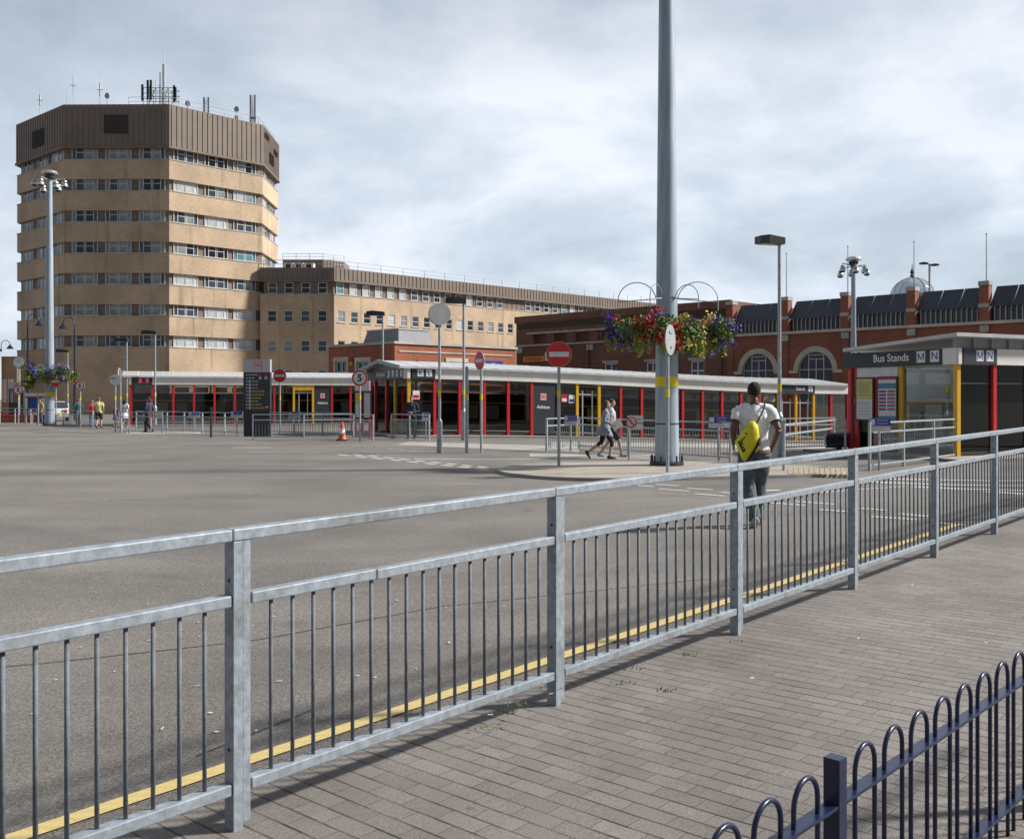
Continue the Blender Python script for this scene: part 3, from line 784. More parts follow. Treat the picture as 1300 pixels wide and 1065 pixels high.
# pale concrete bays, platforms under the shelters, tactile strips
bay = MB()
drape_poly(bay, [G(500, 565), G(735, 575), G(735, 567), G(520, 561)], .008, 8, 24)
drape_poly(bay, [G(672, 580), G(835, 584.5), G(835, 577.5), G(672, 576)], .008, 6, 14)
drape_poly(bay, [G(160, 551), G(255, 551.5), G(255, 548.5), G(160, 548.5)], .008, 6, 14)
drape_poly(bay, [G(700, 566), G(1100, 571), G(1100, 565), G(700, 561)], .008, 6, 30)
tag(bay.build('concrete_bay', M['concrete'], smooth=True), None, None, kind='structure')

def raised(name, outline, h, kerbw, mtop, mkerb):
    """raised island: kerb ring with its own top and face, paved middle"""
    n_ = len(outline); c = sum((V((p[0], p[1], 0)) for p in outline), V()) / n_
    pts = [V((p[0], p[1], 0)) for p in outline]; inn = []
    for i in range(n_):
        a, b, d = pts[i - 1], pts[i], pts[(i + 1) % n_]
        n1 = V((-(b - a).y, (b - a).x, 0)).normalized(); n2 = V((-(d - b).y, (d - b).x, 0)).normalized()
        nn = (n1 + n2).normalized(); 
        if nn.dot(c - b) < 0: nn = -nn
        inn.append(b + nn * kerbw)
    kbm = MB(); o = len(kbm.v)
    for p in pts: kbm.v.append(V((p.x, p.y, zg(p.x, p.y) - .1)))
    for p in pts: kbm.v.append(V((p.x, p.y, zg(p.x, p.y) + h)))
    for p in inn: kbm.v.append(V((p.x, p.y, zg(p.x, p.y) + h)))
    for i in range(n_):
        j = (i + 1) % n_
        kbm.f += [[i, j, n_ + j, n_ + i], [n_ + i, n_ + j, 2 * n_ + j, 2 * n_ + i]]; kbm.mi += [0, 0]
    tag(kbm.build(name + '_kerb', mkerb), None, None, kind='structure')
    tp = MB(); tp.v = [V((p.x, p.y, zg(p.x, p.y) + h - .006)) for p in inn]
    tp.f = [list(range(n_))]; tp.mi = [0]
    ob = tp.build(name, mtop)
    bm = bmesh.new(); bm.from_mesh(ob.data); bmesh.ops.triangulate(bm, faces=bm.faces); bm.to_mesh(ob.data); bm.free()
    return tag(ob, None, None, kind='structure')
def smooth_outline(px, sub=4):
    P = [G(*p) for p in px]; out = []; n_ = len(P)
    for i in range(n_):
        a, b, c, d = P[i - 1], P[i], P[(i + 1) % n_], P[(i + 2) % n_]
        for k in range(sub):
            t = k / sub
            q = .5 * ((2 * b) + (c - a) * t + (2 * a - 5 * b + 4 * c - d) * t * t + (3 * b - a - 3 * c + d) * t ** 3)
            out.append((q.x, q.y))
    return out
raised('traffic_island', smooth_outline([(631, 598), (640, 603), (665, 606.5), (705, 609.5), (760, 611), (850, 610.5), (950, 608), (1060, 605), (1066, 598), (1000, 592.5), (920, 589.5), (850, 588), (760, 588.5), (700, 590.5), (655, 594)]), .07, .16, M['platform'], M['concrete'])
tc_ = MB()
p0, p1, p2, p3 = G(1000, 601.5, .07), G(1082, 603, .07), G(1080, 594, .07), G(1000, 593.5, .07)
for i in range(12):
    for j in range(7):
        f0, f1, h0, h1 = i / 12 + .006, (i + 1) / 12 - .006, j / 7 + .012, (j + 1) / 7 - .012
        q = [p0.lerp(p1, f).lerp(p3.lerp(p2, f), h) for f, h in ((f0, h0), (f1, h0), (f1, h1), (f0, h1))]
        tc_.quad(*[V((v.x, v.y, zg(v.x, v.y) + .078)) for v in q])
tag(tc_.build('tactile_paving', M['tact'], fix=False), None, None, kind='structure')

# ------------------------------------------------------------------ near guard railing
rail = thing('guard_railing', 'long galvanised pedestrian guard railing sloping across the foreground', 'railing', rail_pt(0, 0, zp(*rail_pt(0, 0).xy)))
HR, MID, BOT, STEP = 1.10, .855, .155, 1.89
def rp(s, z, t=0.0):
    p = R0 + RU * s + RN * t
    return V((p.x, p.y, zp(p.x, p.y) + z))
stations = [-3, -2, -1, 0, 1, 2, 3, 4, 5, 6]
def bev(ob, wdt=.004, seg=2):
    m = ob.modifiers.new('bevel', 'BEVEL'); m.width = wdt; m.segments = seg; m.limit_method = 'ANGLE'
    return ob
bars_left = 99
for k in stations:
    s0 = k * STEP
    pb = MB(); pb.bar(rp(s0 - .018, -.02), rp(s0 - .018, HR - .024), .062, .040, up=RU)
    for zz in (.30, .93):      # bolt holes on the end face
        q = rp(s0 - .0385, zz); pb.disc(q, -RU, .008, .004, 10, 1)
    post = bev(pb.build('post', [M['galv'], M['dark']], rail), .003)
    # each panel starts with its own stile against the post
    a, b = s0 + .004, s0 + STEP - .039
    st = MB(); st.bar(rp(a + .0175, .02), rp(a + .0175, HR - .023), .052, .034, up=RU)
    bev(st.build('stile', M['galv'], rail), .003)
    h = MB(); h.bar(rp(s0 - .038, HR), rp(s0 + STEP - .041, HR), .062, .046); bev(h.build('handrail', M['galv'], rail), .006)
    m_ = MB()
    if k == -1:
        cut = a + (b - a) * .355
        m_.bar(rp(a + .042, MID), rp(cut - .002, MID), .05, .044); m_.bar(rp(cut + .002, MID - .003), rp(b, MID - .003), .05, .044)
    else: m_.bar(rp(a + .042, MID), rp(b, MID), .05, .044)
    bev(m_.build('mid_rail', M['galv'], rail), .005)
    m_ = MB(); m_.bar(rp(a + .042, BOT), rp(b, BOT), .05, .044); bev(m_.build('bottom_rail', M['galv'], rail), .005)
    nb = 17; ex = MB()
    for i in range(nb):
        sb = a + .042 + (b - a - .042) * (i + 1) / (nb + 1)
        q = rp(sb, BOT + .02)
        if q.y > .5 and -660 < q.x / q.y * F < 680 and bars_left > 0:
            bars_left -= 1
            MB().tube([q, rp(sb, MID - .02)], .0082, 10).build('bar', M['galvbar'], rail, smooth=True)
        else: ex.tube([q, rp(sb, MID - .02)], .0082, 8)
    if ex.v: tag(ex.build('bar_infill', M['galvbar'], rail, smooth=True), None, None, kind='stuff')

# ------------------------------------------------------------------ dark blue bow-top fence
KB = 1150.0; ZT = HC - KB / F
def bow_pt(i):
    D = KB * (.002299 + i * .000117); x = KB * (.000824 + i * .0001116); return V((x, D, 0))
bd = (bow_pt(8) - bow_pt(0)).normalized(); bn = V((bd.y, -bd.x, 0))
fz = zp(*bow_pt(3).xy)
bf = thing('bow_top_fence', 'dark blue bow-topped metal fence in the bottom right corner', 'fence', bow_pt(0) + V((0, 0, fz)))
pitch = (bow_pt(1) - bow_pt(0)).length
for i in [-9.8, -8.8, -7.8, -6.8, -5.8, -4.8, -3.8, -2.8, -1.8] + list(range(0, 8)) + [9, 10, 11, 12, 13]:
    c = bow_pt(i); hw = pitch * .33; r_ = hw
    pts = []
    for k in range(13):
        t = math.pi * k / 12; pts.append(c - bd * (hw * math.cos(t)) + V((0, 0, ZT - r_ + r_ * math.sin(t) - .008)))
    pts = [V((pts[0].x, pts[0].y, fz - .02))] + [V((pts[0].x, pts[0].y, ZT - .2))] + pts + [V((pts[-1].x, pts[-1].y, ZT - .2))] + [V((pts[-1].x, pts[-1].y, fz - .02))]
    MB().tube(pts, .0068, 10).build('bow', M['bowblue'], bf, smooth=True)
for z_, in ((ZT - .115,), (fz + .12,)):
    rr = MB(); rr.bar(bow_pt(-10) + V((0, 0, z_)), bow_pt(13.4) + V((0, 0, z_)), .04, .009); bev(rr.build('rail', M['bowblue'], bf), .0015)
for i in (-10.6, -.95, 8.05):
    q = bow_pt(i); pb = MB(); pb.bar(V((q.x, q.y, fz - .05)), V((q.x, q.y, ZT + .004)), .044, .044, up=bd); bev(pb.build('post', M['bowblue'], bf), .002)

# tufts of weed between pavers and tiny litter
rnd = random.Random(4)
wd = MB()
for (px, py) in ((715, 848), (722, 853), (700, 873), (1012, 743), (1062, 735), (846, 877), (790, 868), (660, 895), (880, 832), (930, 815), (1100, 728), (620, 925), (805, 850), (640, 905), (1150, 712)):
    b = G(px, py, .094)
    for k in range(16):
        q = b + V((rnd.uniform(-.06, .06), rnd.uniform(-.03, .03), 0)); a = rnd.uniform(0, 6.28); l = rnd.uniform(.008, .022)
        d = V((math.cos(a), math.sin(a), 0)); t = q + d * l + V((0, 0, l * .8)); sdr = V((-d.y, d.x, 0)) * .004
        wd.quad(q - sdr, q + sdr, t + sdr * .4, t - sdr * .4)
M['weed'] = mk('weed leaves', (.05, .10, .02), .8, var=.4, scale=30)
tag(wd.build('weeds', M['weed'], fix=False), 'small green weeds growing between the paving blocks by the railing', 'weeds', kind='stuff')
lt = MB()
spots = [(190, 812), (138, 809), (206, 924), (275, 928), (314, 915), (267, 904), (44, 905), (345, 812), (570, 815), (642, 745), (803, 649), (487, 910), (700, 880), (1252, 560 + 255), (1090, 810), (955, 860), (1158, 742)]
for _ in range(40): spots.append((rnd.uniform(0, 690), rnd.uniform(640, 930)))
for (px, py) in spots:
    onpav = (V(G(px, py)) - R0).dot(RN) > -.3
    b = G(px, py, .098 if onpav else .008); a = rnd.uniform(0, 6.28); l = rnd.uniform(.006, .02); wdt = rnd.uniform(.004, .009)
    d = V((math.cos(a), math.sin(a), 0)) * l; e = V((-d.y, d.x, 0)).normalized() * wdt
    lt.quad(b - d - e, b + d - e * .6, b + d * .8 + e, b - d * .9 + e * .8)
tag(lt.build('litter', M['ivory'], fix=False), 'tiny pale scraps of litter scattered over asphalt and paving', 'litter', kind='stuff')
# ------------------------------------------------------------------ building helpers
def offset_poly(P, d):
    n_ = len(P); out = []
    for i in range(n_):
        a, b, c = V(P[i - 1]), V(P[i]), V(P[(i + 1) % n_])
        e1 = (b - a).normalized(); e2 = (c - b).normalized()
        n1 = V((e1.y, -e1.x)); n2 = V((e2.y, -e2.x))      # outward for counter-clockwise polygons
        k = d / (1 + n1.dot(n2)); out.append(tuple(b + (n1 + n2) * k))
    return out

def yaw(u): return math.atan2(u.y, u.x)

def window_meshes(name, wd, ht, cols, transoms, fr=.06, dep=.07):
    """frame mesh and a function giving pane meshes; local x along the wall, y outward is -y, z up, origin bottom middle.
    cols: fractions of the vertical bars; transoms: {column: height fraction}"""
    f = MB(); x0, x1 = -wd / 2, wd / 2
    f.box(x0, x1, -dep, 0, 0, fr); f.box(x0, x1, -dep, 0, ht - fr, ht)
    f.box(x0, x0 + fr, -dep, 0, fr, ht - fr); f.box(x1 - fr, x1, -dep, 0, fr, ht - fr)
    edges = [0] + list(cols) + [1]
    for c in cols:
        x = x0 + wd * c; f.box(x - fr * .45, x + fr * .45, -dep * .9, 0, fr, ht - fr)
    for c, zf in transoms.items():
        xa, xb = x0 + wd * edges[c] + fr * .46, x0 + wd * edges[c + 1] - fr * .46
        if c == 0: xa += fr * .5
        if c == len(edges) - 2: xb -= fr * .5
        f.box(xa, xb, -dep * .8, 0, ht * zf - fr * .4, ht * zf + fr * .4)
    fm = f.mesh(name + '_frame', M['winframe'])
    def pane(mats):
        p = MB()
        for c in range(len(edges) - 1):
            xa, xb = x0 + wd * edges[c] + .01, x0 + wd * edges[c + 1] - .01
            p.quad(V((xa, -dep * .35, fr * .3)), V((xb, -dep * .35, fr * .3)), V((xb, -dep * .35, ht - fr * .3)), V((xa, -dep * .35, ht - fr * .3)), c)
        return p.mesh(name + '_pane', mats)
    return fm, pane

GL = [M['gl0'], M['gl1'], M['gl2'], M['gl3'], M['gl4'], M['gl5']]
def pane_variants(pane, ncol, k, pool, rn):
    return [pane([GL[i] for i in ([rn.choice(pool) for _ in range(ncol)] if rn.random() < .6 else [rn.choice(pool)] * ncol)]) for _ in range(k)]

def ribs(mb, p0, p1, z0, z1, step, out, wdt=.07, mi=0):
    p0, p1 = V((p0[0], p0[1], 0)), V((p1[0], p1[1], 0)); u = (p1 - p0); L = u.length; u.normalize(); n_ = V((u.y, -u.x, 0))
    k = int(L / step)
    for i in range(k + 1):
        q = p0 + u * (L * (i + .5) / (k + 1)) + n_ * out * .5
        mb.bar(q + V((0, 0, z0)), q + V((0, 0, z1)), wdt, out, mi, up=n_)

def wall_holes(mb, p0, p1, z0, z1, holes, dep=.22, mi=0, mi_rev=None):
    p0, p1 = V((p0[0], p0[1], 0)), V((p1[0], p1[1], 0)); u = p1 - p0; L = u.length; u.normalize(); n_ = V((u.y, -u.x, 0))
    P = lambda s, z, d=0: p0 + u * s - n_ * d + V((0, 0, z))
    us = sorted({0, L} | {h[0] for h in holes} | {h[1] for h in holes}); zs = sorted({z0, z1} | {h[2] for h in holes} | {h[3] for h in holes})
    for a, b in zip(us, us[1:]):
        for c, d in zip(zs, zs[1:]):
            if any(h[0] <= a and b <= h[1] and h[2] <= c and d <= h[3] for h in holes): continue
            mb.quad(P(a, c), P(b, c), P(b, d), P(a, d), mi)
    for h in holes:
        a, b, c, d = h[:4]; r = mi if mi_rev is None else mi_rev
        mb.quad(P(a, c), P(b, c), P(b, c, dep), P(a, c, dep), r); mb.quad(P(a, d, dep), P(b, d, dep), P(b, d), P(a, d), r)
        mb.quad(P(a, c, dep), P(a, d, dep), P(a, d), P(a, c), r); mb.quad(P(b, c), P(b, d), P(b, d, dep), P(b, c, dep), r)
        mb.quad(P(a, c, dep + .25), P(b, c, dep + .25), P(b, d, dep + .25), P(a, d, dep + .25), r)
    return P, u, n_

def zat(py, Y): return HC - (py - YH) * Y / F
rb = random.Random(11)

# ------------------------------------------------------------------ octagonal office tower
OCT = [(-48.3, 106.2), (-36.9, 106.0), (-28.9, 114.1), (-29.2, 123.0), (-37.0, 131.5), (-49.0, 132.0), (-57.5, 124.5), (-57.3, 114.0)]
INN = offset_poly(OCT, -.38)
tower = thing('office_tower', 'tall octagonal buff brick office tower with brown ribbed top storey', 'tower', (-43, 118, 0))
FL = 3.37; ROOF = 33.25; CL0 = 28.75
wl = MB()
tops = [27.30 - FL * k for k in range(7)]              # top of each brick band
for k, t in enumerate(tops):
    lo = t - 2.06 if k < 6 else -.6
    wl.prism(OCT, lo, t, top=True, bot=True)
wl.build('wall', M['buff'], tower)
s_ = MB(); OS = offset_poly(OCT, .05)
for t in tops: s_.prism(OS, t + .002, t + .10, bot=True)
s_.build('sill_course', M['stone'], tower)
core = MB(); core.prism(INN, -.4, 28.9, top=True)
for k in range(7):                                        # mullion strips between windows
    z0 = tops[k] + .1; z1 = z0 + FL - 2.16 - .02
    for i in (7, 0, 1, 2): ribs(core, INN[i], INN[(i + 1) % 8], z0, min(z1, 28.7), 1.25, .05, .05)
core.build('recessed_cladding', M['clad2'], tower)
pp = MB(); PO = offset_poly(OCT, .10); pp.prism(PO, CL0, ROOF, bot=True)
for i in (7, 0, 1, 2, 3): ribs(pp, PO[i], PO[(i + 1) % 8], CL0 + .1, ROOF - .08, .62, .06, .09)
pp.build('ribbed_parapet', M['clad'], tower)
pf = MB(); PF = offset_poly(OCT, .22); pf.prism(PF, CL0 - .22, CL0 - .003, bot=True); pf.build('parapet_drip', M['clad2'], tower)
for (i, f0, f1, z0, z1) in ((0, .39, .61, 30.1, 32.1), (7, .38, .61, 29.7, 31.6), (2, .35, .6, 29.6, 30.9), (2, .05, .28, 32.0, 32.6), (2, .62, .85, 31.3, 31.9)):
    a, b = V((*PO[i], 0)), V((*PO[(i + 1) % 8], 0)); u = (b - a).normalized(); n_ = V((u.y, -u.x, 0))
    lv = MB(); p, q = a.lerp(b, f0) + n_ * .075, a.lerp(b, f1) + n_ * .075
    lv.quad(p + V((0, 0, z0)), q + V((0, 0, z0)), q + V((0, 0, z1)), p + V((0, 0, z1)))
    k = 8
    for j in range(k + 1):
        x = p.lerp(q, j / k) + n_ * .03; lv.bar(x + V((0, 0, z0)), x + V((0, 0, z1)), .05, .05, up=n_)
    lv.build('louvre', M['louvre'], tower)
wf, wp = window_meshes('tower_window', 2.84, 1.27, (.17, .47, .53, .83), {1: .6, 3: .6}, .075, .09)
pv_dark = pane_variants(wp, 5, 8, [0, 1, 1, 1, 2, 2], rb); pv_lit = pane_variants(wp, 5, 12, [1, 1, 2, 2, 3, 4, 4, 0], rb)  # paler panes on the lit faces also stand in for reflected sky
for fi, fracs, pool in ((0, (.178, .507, .837), pv_dark), (1, (.17, .50, .82), pv_lit), (7, (.17, .50, .83), pv_lit), (2, (.24, .74), pv_lit)):
    a, b = V((*INN[fi], 0)), V((*INN[(fi + 1) % 8], 0)); u = (b - a).normalized(); n_ = V((u.y, -u.x, 0))
    for k in range(7):
        for fr in fracs:
            q = a.lerp(b, fr) + n_ * .02 + V((0, 0, tops[k] + .115))
            o = place(wf, 'window', tower, q, yaw(u))
            place(rb.choice(pool), 'pane', o, (0, 0, 0), 0, local=True)
# flat dark quad painted for a shaded undercroft slot under the lit face
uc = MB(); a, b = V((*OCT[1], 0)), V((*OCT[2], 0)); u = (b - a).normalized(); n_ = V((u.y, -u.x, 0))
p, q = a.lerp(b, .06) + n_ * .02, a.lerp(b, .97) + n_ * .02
uc.quad(p + V((0, 0, 3.5)), q + V((0, 0, 3.5)), q + V((0, 0, 4.25)), p + V((0, 0, 4.25))); uc.build('undercroft_shade', M['deepshade'], tower)
# roof rail and antennas
def roofrail(parent, pts, z, step=2.0, h=1.0, r=.03, two=True):
    mb = MB()
    for a, b in zip(pts, pts[1:]):
        a, b = V((a[0], a[1], z)), V((b[0], b[1], z)); k = max(1, int((b - a).length / step))
        for zz in ((h, h * .5) if two else (h,)): mb.tube([a + V((0, 0, zz)), b + V((0, 0, zz))], r, 5)
        for j in range(k + 1): mb.tube([a.lerp(b, j / k), a.lerp(b, j / k) + V((0, 0, h))], r * 1.2, 5)
    return mb.build('roof_rail', M['galvfar'], parent)
IR = offset_poly(OCT, -.5)
roofrail(tower, [V((-41.5, 106.6, 0)), IR[1], IR[2], IR[3]], ROOF, 2.1, .95, .022)
def antenna(label, base, top, r=.05, kind='whip'):
    b = V(base); h = top
    mb = MB(); mb.tube([b, b + V((0, 0, h * .55)), b + V((0, 0, h))], [r, r * .8, r * .35], 6)
    if kind == 'dipole':
        mb.bar(b + V((-.35, 0, h * .6)), b + V((.35, 0, h * .6)), .05, .05); mb.tube([b + V((0, 0, h * .45)), b + V((0, 0, h * .75))], r * 2, 6)
    if kind == 'panel': 
        for sx in (-.25, .25): mb.box(b.x + sx - .1, b.x + sx + .1, b.y - .1, b.y + .1, b.z + h * .1, b.z + h)
        mb.bar(b + V((-.4, 0, h * .25)), b + V((.4, 0, h * .25)), .08, .3)
    if kind == 'dish':
        mb.disc(b + V((.1, -.2, h * .7)), V((-.3, -1, 0)), .32, .12, 14); mb.box(b.x - .2, b.x + .2, b.y, b.y + .3, b.z, b.z + h * .4)
    return tag(mb.build('antenna', M['galvfar'], loc=b), label, 'antenna', 'antennas on the tower roof')
for px, y0, y1, Y, r, kd, lb in ((51, 143, 110, 112, .05, 'dipole', 'short whip antenna at the far left edge of the tower roof'),
                             (85, 132, 111, 110, .04, 'whip', 'stubby whip antenna near the left corner of the tower roof'),
                             (93, 132, 74, 114, .028, 'dipole', 'tall thin antenna with small crossbar on the left of the tower roof'),
                             (127, 133, 92, 110, .045, 'dipole', 'dipole antenna beside a dish mount above the tower louvre'),
                             (136, 133, 112, 110, .06, 'dish', 'small satellite dish on a post above the tower louvre'),
                             (238, 138, 126, 110, .05, 'dish', 'low dish behind the roof rail right of the big mast'),
                             (262, 142, 124, 112, .05, 'panel', 'boxy pair of panel antennas behind the middle of the roof rail'),
                             (300, 149, 132, 113, .06, 'dish', 'small round dish near the right end of the roof rail'),
                             (321, 154, 121, 114, .07, 'panel', 'tall twin panel antenna at the right corner of the tower roof')):
    b = at(px, y0, Y); t = at(px, y1, Y); antenna(lb, (b.x, b.y, ROOF - .1), t.z - ROOF + .1, r, kd)
bm_ = at(206, 133, 111); mast = thing('antenna_mast', 'lattice radio mast cluster with tall whip on the tower roof corner', 'antenna', (bm_.x, bm_.y, ROOF - .1))
fr_ = MB()
for sx in (-1.9, -1.2, -.5, .2, .9, 1.6):
    for sy in (-.6, .6): fr_.tube([bm_ + V((sx, sy, -.3)), bm_ + V((sx, sy, 1.9 + (.6 if abs(sx + .5) < .1 else 0)))], .05, 5)
for zz in (.5, 1.1, 1.7):
    for sy in (-.6, .6): fr_.bar(bm_ + V((-2.0, sy, zz)), bm_ + V((1.8, sy, zz)), .06, .06)
for sx in (-1.2, .2): fr_.bar(bm_ + V((sx, -.6, 0)), bm_ + V((sx + .7, -.6, 1.8)), .05, .05)
fr_.build('lattice_frame', M['galvfar'], mast)
for sx, h0, h1 in ((-1.95, .2, 2.0), (-1.35, .3, 2.5), (-1.0, .3, 2.5), (1.6, 0, 1.9), (1.75, .2, 1.7)):
    p_ = MB(); p_.box(bm_.x + sx - .11, bm_.x + sx + .11, bm_.y - .85, bm_.y - .7, bm_.z + h0, bm_.z + h1); p_.build('panel_antenna', M['dark'], mast)
wh = MB(); wh.tube([bm_ + V((.18, 0, 0)), bm_ + V((.18, 0, 4.5))], .17, 8); wh.tube([bm_ + V((.18, 0, 4.5)), bm_ + V((.18, 0, 6.6))], .035, 5)
wh.tube([bm_ + V((-.25, 0, 0)), bm_ + V((-.25, 0, 3.6))], .06, 6); wh.build('whip', M['galvfar'], mast)

# ------------------------------------------------------------------ four storey office wing
WP = [(-28.95, 113.2), (-20.45, 113.2), (25.5, 159.15), (15.6, 169.05), (-28.95, 124.5)]
wing = thing('office_wing', 'long buff brick office wing joined to the tower with rows of small windows', 'building', (-10, 125, 0))
Z1 = [13.69, 10.42, 6.98, 3.59]; WH = 1.295; WW = 1.04
wfm, wpn = window_meshes('wing_window', WW, WH, (), {0: .5}, .075, .08)
wvar = [wpn([GL[i]]) for i in (0, 0, 1, 1, 1, 2, 3, 4)]; wpost = [wpn([M['gl5']])]
u45 = V((.7071, .7071, 0))
fronts = [(WP[0], WP[1], [1.36, 3.26, 5.2, 7.14]), (WP[1], WP[2], [1.0 + 1.841 * k for k in range(34)])]
ww = MB(); 
gaps = set(range(15, 17))
for fi, (a, b, us) in enumerate(fronts):
    holes = []
    for r_ in (1, 2, 3):
        for c in us: holes.append((c - WW / 2, c + WW / 2, Z1[r_], Z1[r_] + WH))
    P, u, n_ = wall_holes(ww, a, b, -1, 13.53, holes, .16)
    for r_ in range(4):
        for i, c in enumerate(us):
            if r_ == 0 and fi == 1 and i in gaps: continue
            if fi == 1 and r_ == 3 and i > 3: continue
            q = P(c, Z1[r_], .12 if r_ else .30)
            o = place(wfm, 'window', wing, q, yaw(u))
            if fi == 1 and r_ == 0 and 2 <= i <= 5: vv = wvar[7]
            elif r_ == 3 and fi == 0: vv = wpost[0]
            else: vv = rb.choice(wvar[:6] if fi == 0 else wvar)
            place(vv, 'pane', o, (0, 0, 0), 0, local=True)
# plain rear walls
wq = [V((*p, 0)) for p in WP]
for a, b in ((2, 3), (3, 4), (4, 0)): ww.quad(wq[a] - V((0, 0, 1)), wq[b] - V((0, 0, 1)), wq[b] + V((0, 0, 13.53)), wq[a] + V((0, 0, 13.53)))
ww.build('wall', M['buff'], wing)
wc = MB(); wc.prism(offset_poly(WP, -.32), 13.51, 15.26, top=True)
ribs(wc, offset_poly(WP, -.32)[1], offset_poly(WP, -.32)[2], 13.53, 15.2, .9, .05, .05)
wc.build('recessed_cladding', M['clad2'], wing)
wpz = MB(); PO2 = offset_poly(WP, .06); wpz.prism(PO2, 15.28, 16.64, bot=True)
ribs(wpz, PO2[0], PO2[1], 15.36, 16.59, .6, .06, .08); ribs(wpz, PO2[1], PO2[2], 15.36, 16.59, .6, .06, .08)
wpz.build('ribbed_parapet', M['clad'], wing)
wd_ = MB(); wd_.prism(offset_poly(WP, .2), 15.04, 15.277, bot=True); wd_.build('parapet_drip', M['clad2'], wing)
wsl = MB(); wsl.prism(offset_poly(WP, .05), 13.532, 13.63, bot=True)
for fi, (a, b, us) in enumerate(fronts):
    a_ = V((*a, 0)); u = (V((*b, 0)) - a_).normalized(); n_ = V((u.y, -u.x, 0))
    for r_ in (1, 2, 3):
        for c in us:
            q = a_ + u * c + n_ * .03; wsl.bar(q - u * .6 + V((0, 0, Z1[r_] - .05)), q + u * .6 + V((0, 0, Z1[r_] - .05)), .1, .08)
wsl.build('sill_course', M['stone'], wing)
roofrail(wing, [(-28.7, 113.8), (-20.6, 113.8), (25.1, 159.5)], 16.64, 3.4, .95, .03)
ph = [(-27.9, 119.8), (-23.0, 119.8), (-20.8, 122.0), (-20.8, 126), (-27.9, 126)]
pm = MB(); pm.prism(ph, 16.6, 18.5); ribs(pm, ph[0], ph[1], 16.7, 18.4, .5, .05); ribs(pm, ph[1], ph[2], 16.7, 18.4, .5, .05); pm.build('roof_plant_room', M['clad'], wing)
roofrail(wing, [ph[0], ph[1], ph[2]], 18.5, 1.5, .7, .025)
for i, x in enumerate((-26.1, -24.9, -23.7)):
    ac = MB(); ac.box(x - .55, x + .55, 114.8, 115.8, 16.645, 17.4)
    a_ = ac.build('air_conditioner', M['white'], loc=(x, 115.3, 16.645))
    fn = MB(); fn.disc((x, 114.785, 17.05), (0, -1, 0), .3, .02, 14); fn.build('fan', M['dark'], a_)
    tag(a_, ['white air conditioning unit nearest the tower on the wing roof', 'middle white air conditioning unit on the wing roof', 'white air conditioning unit farthest from the tower on the wing roof'][i], 'air conditioner', 'air conditioners on the wing roof')

# ------------------------------------------------------------------ red brick travelshop
tv = thing('brick_shop', 'low red brick travel shop with grey slate lantern roof', 'building', (-8.94, 78, 0))
TP = [V((-15.1, 81.1, 0)), V((-8.94, 75, 0)), V((.33, 84.2, 0)), V((-6.0, 90.4, 0))]
tm = MB(); TZ = 5.8
hl = [(1.0, 2.55, 2.9, 4.65), (3.9, 5.5, 2.9, 4.55)]
P, u, n_ = wall_holes(tm, TP[0], TP[1], -1, TZ, hl, .2)
for (a, b, c, d) in hl:
    f = MB(); f.bar(P((a + b) / 2, c, .1), P((a + b) / 2, d, .1), .1, .1); 
    for s_ in (a + .05, b - .05): f.bar(P(s_, c, .1), P(s_, d, .1), .1, .1)
    f.bar(P(a + .1, d - .05, .1), P(b - .1, d - .05, .1), .1, .1); f.bar(P(a + .1, (c + d) / 2, .1), P(b - .1, (c + d) / 2, .1), .07, .07)
    wo = f.build('window', M['whiteframe'], tv)
    pn = MB(); pn.quad(P(a, c, .15), P(b, c, .15), P(b, d, .15), P(a, d, .15)); pn.build('pane', M['gl1'], wo)
    su = MB(); su.bar(P(a - .25, d + .16, -.02), P(b + .25, d + .16, -.02), .12, .32)
    for s_ in (a - .125, b + .125): su.bar(P(s_, c, -.02), P(s_, d, -.02), .25, .12, up=n_)
    su.build('surround', M['stonew'], wo)
h2 = [(5.3, 7.3, 2.6, 4.55)]
P2, u2, n2 = wall_holes(tm, TP[1], TP[2], -1, TZ, h2, .2)
f = MB(); a, b, c, d = h2[0]; f.quad(P2(a, c, .15), P2(b, c, .15), P2(b, d, .15), P2(a, d, .15)); wo = f.build('window', M['gl1'], tv)
su = MB(); su.bar(P2(a - .2, d + .16, -.02), P2(b + .2, d + .16, -.02), .12, .32); su.build('surround', M['stonew'], wo)
for a, b in ((2, 3), (3, 0)): tm.quad(TP[a] - V((0, 0, 1)), TP[b] - V((0, 0, 1)), TP[b] + V((0, 0, TZ)), TP[a] + V((0, 0, TZ)))
tm.quad(*[p + V((0, 0, TZ - .02)) for p in TP]); tm.build('wall', M['red'], tv)
cp = MB(); cp.prism(offset_poly([p.xy for p in TP], .12), TZ, TZ + .2, bot=True); cp.build('coping', M['stone'], tv)
bd_ = MB(); bd_.bar(P2(.4, TZ - .55, -.03), P2(12.6, TZ - .55, -.03), .06, .12); bd_.build('string_course', M['stone'], tv)
ms = MB(); lo = [V(p) for p in ((-12.37, 81.4), (-8.98, 78.0), (-6.44, 80.54), (-9.83, 83.93))]; c2 = sum(lo, V((0, 0))) / 4; hi = [c2 + (p - c2) * .86 for p in lo]
ms.add([V((p.x, p.y, TZ + .19)) for p in lo] + [V((p.x, p.y, TZ + 1.32)) for p in hi], [(0, 1, 5, 4), (1, 2, 6, 5), (2, 3, 7, 6), (3, 0, 4, 7), (4, 5, 6, 7)])
ms.build('mansard_roof', M['slate'], tv)
lc = MB(); lc.prism(offset_poly([tuple(p) for p in hi], .06), TZ + 1.32, TZ + 1.44, bot=True); lc.build('mansard_flashing', M['greysign'], tv)
sg = MB(); q = P2(9.9, 4.45, -.05); sg.bar(P2(8.35, 4.45, -.04), P2(11.45, 4.45, -.04), .08, .62)
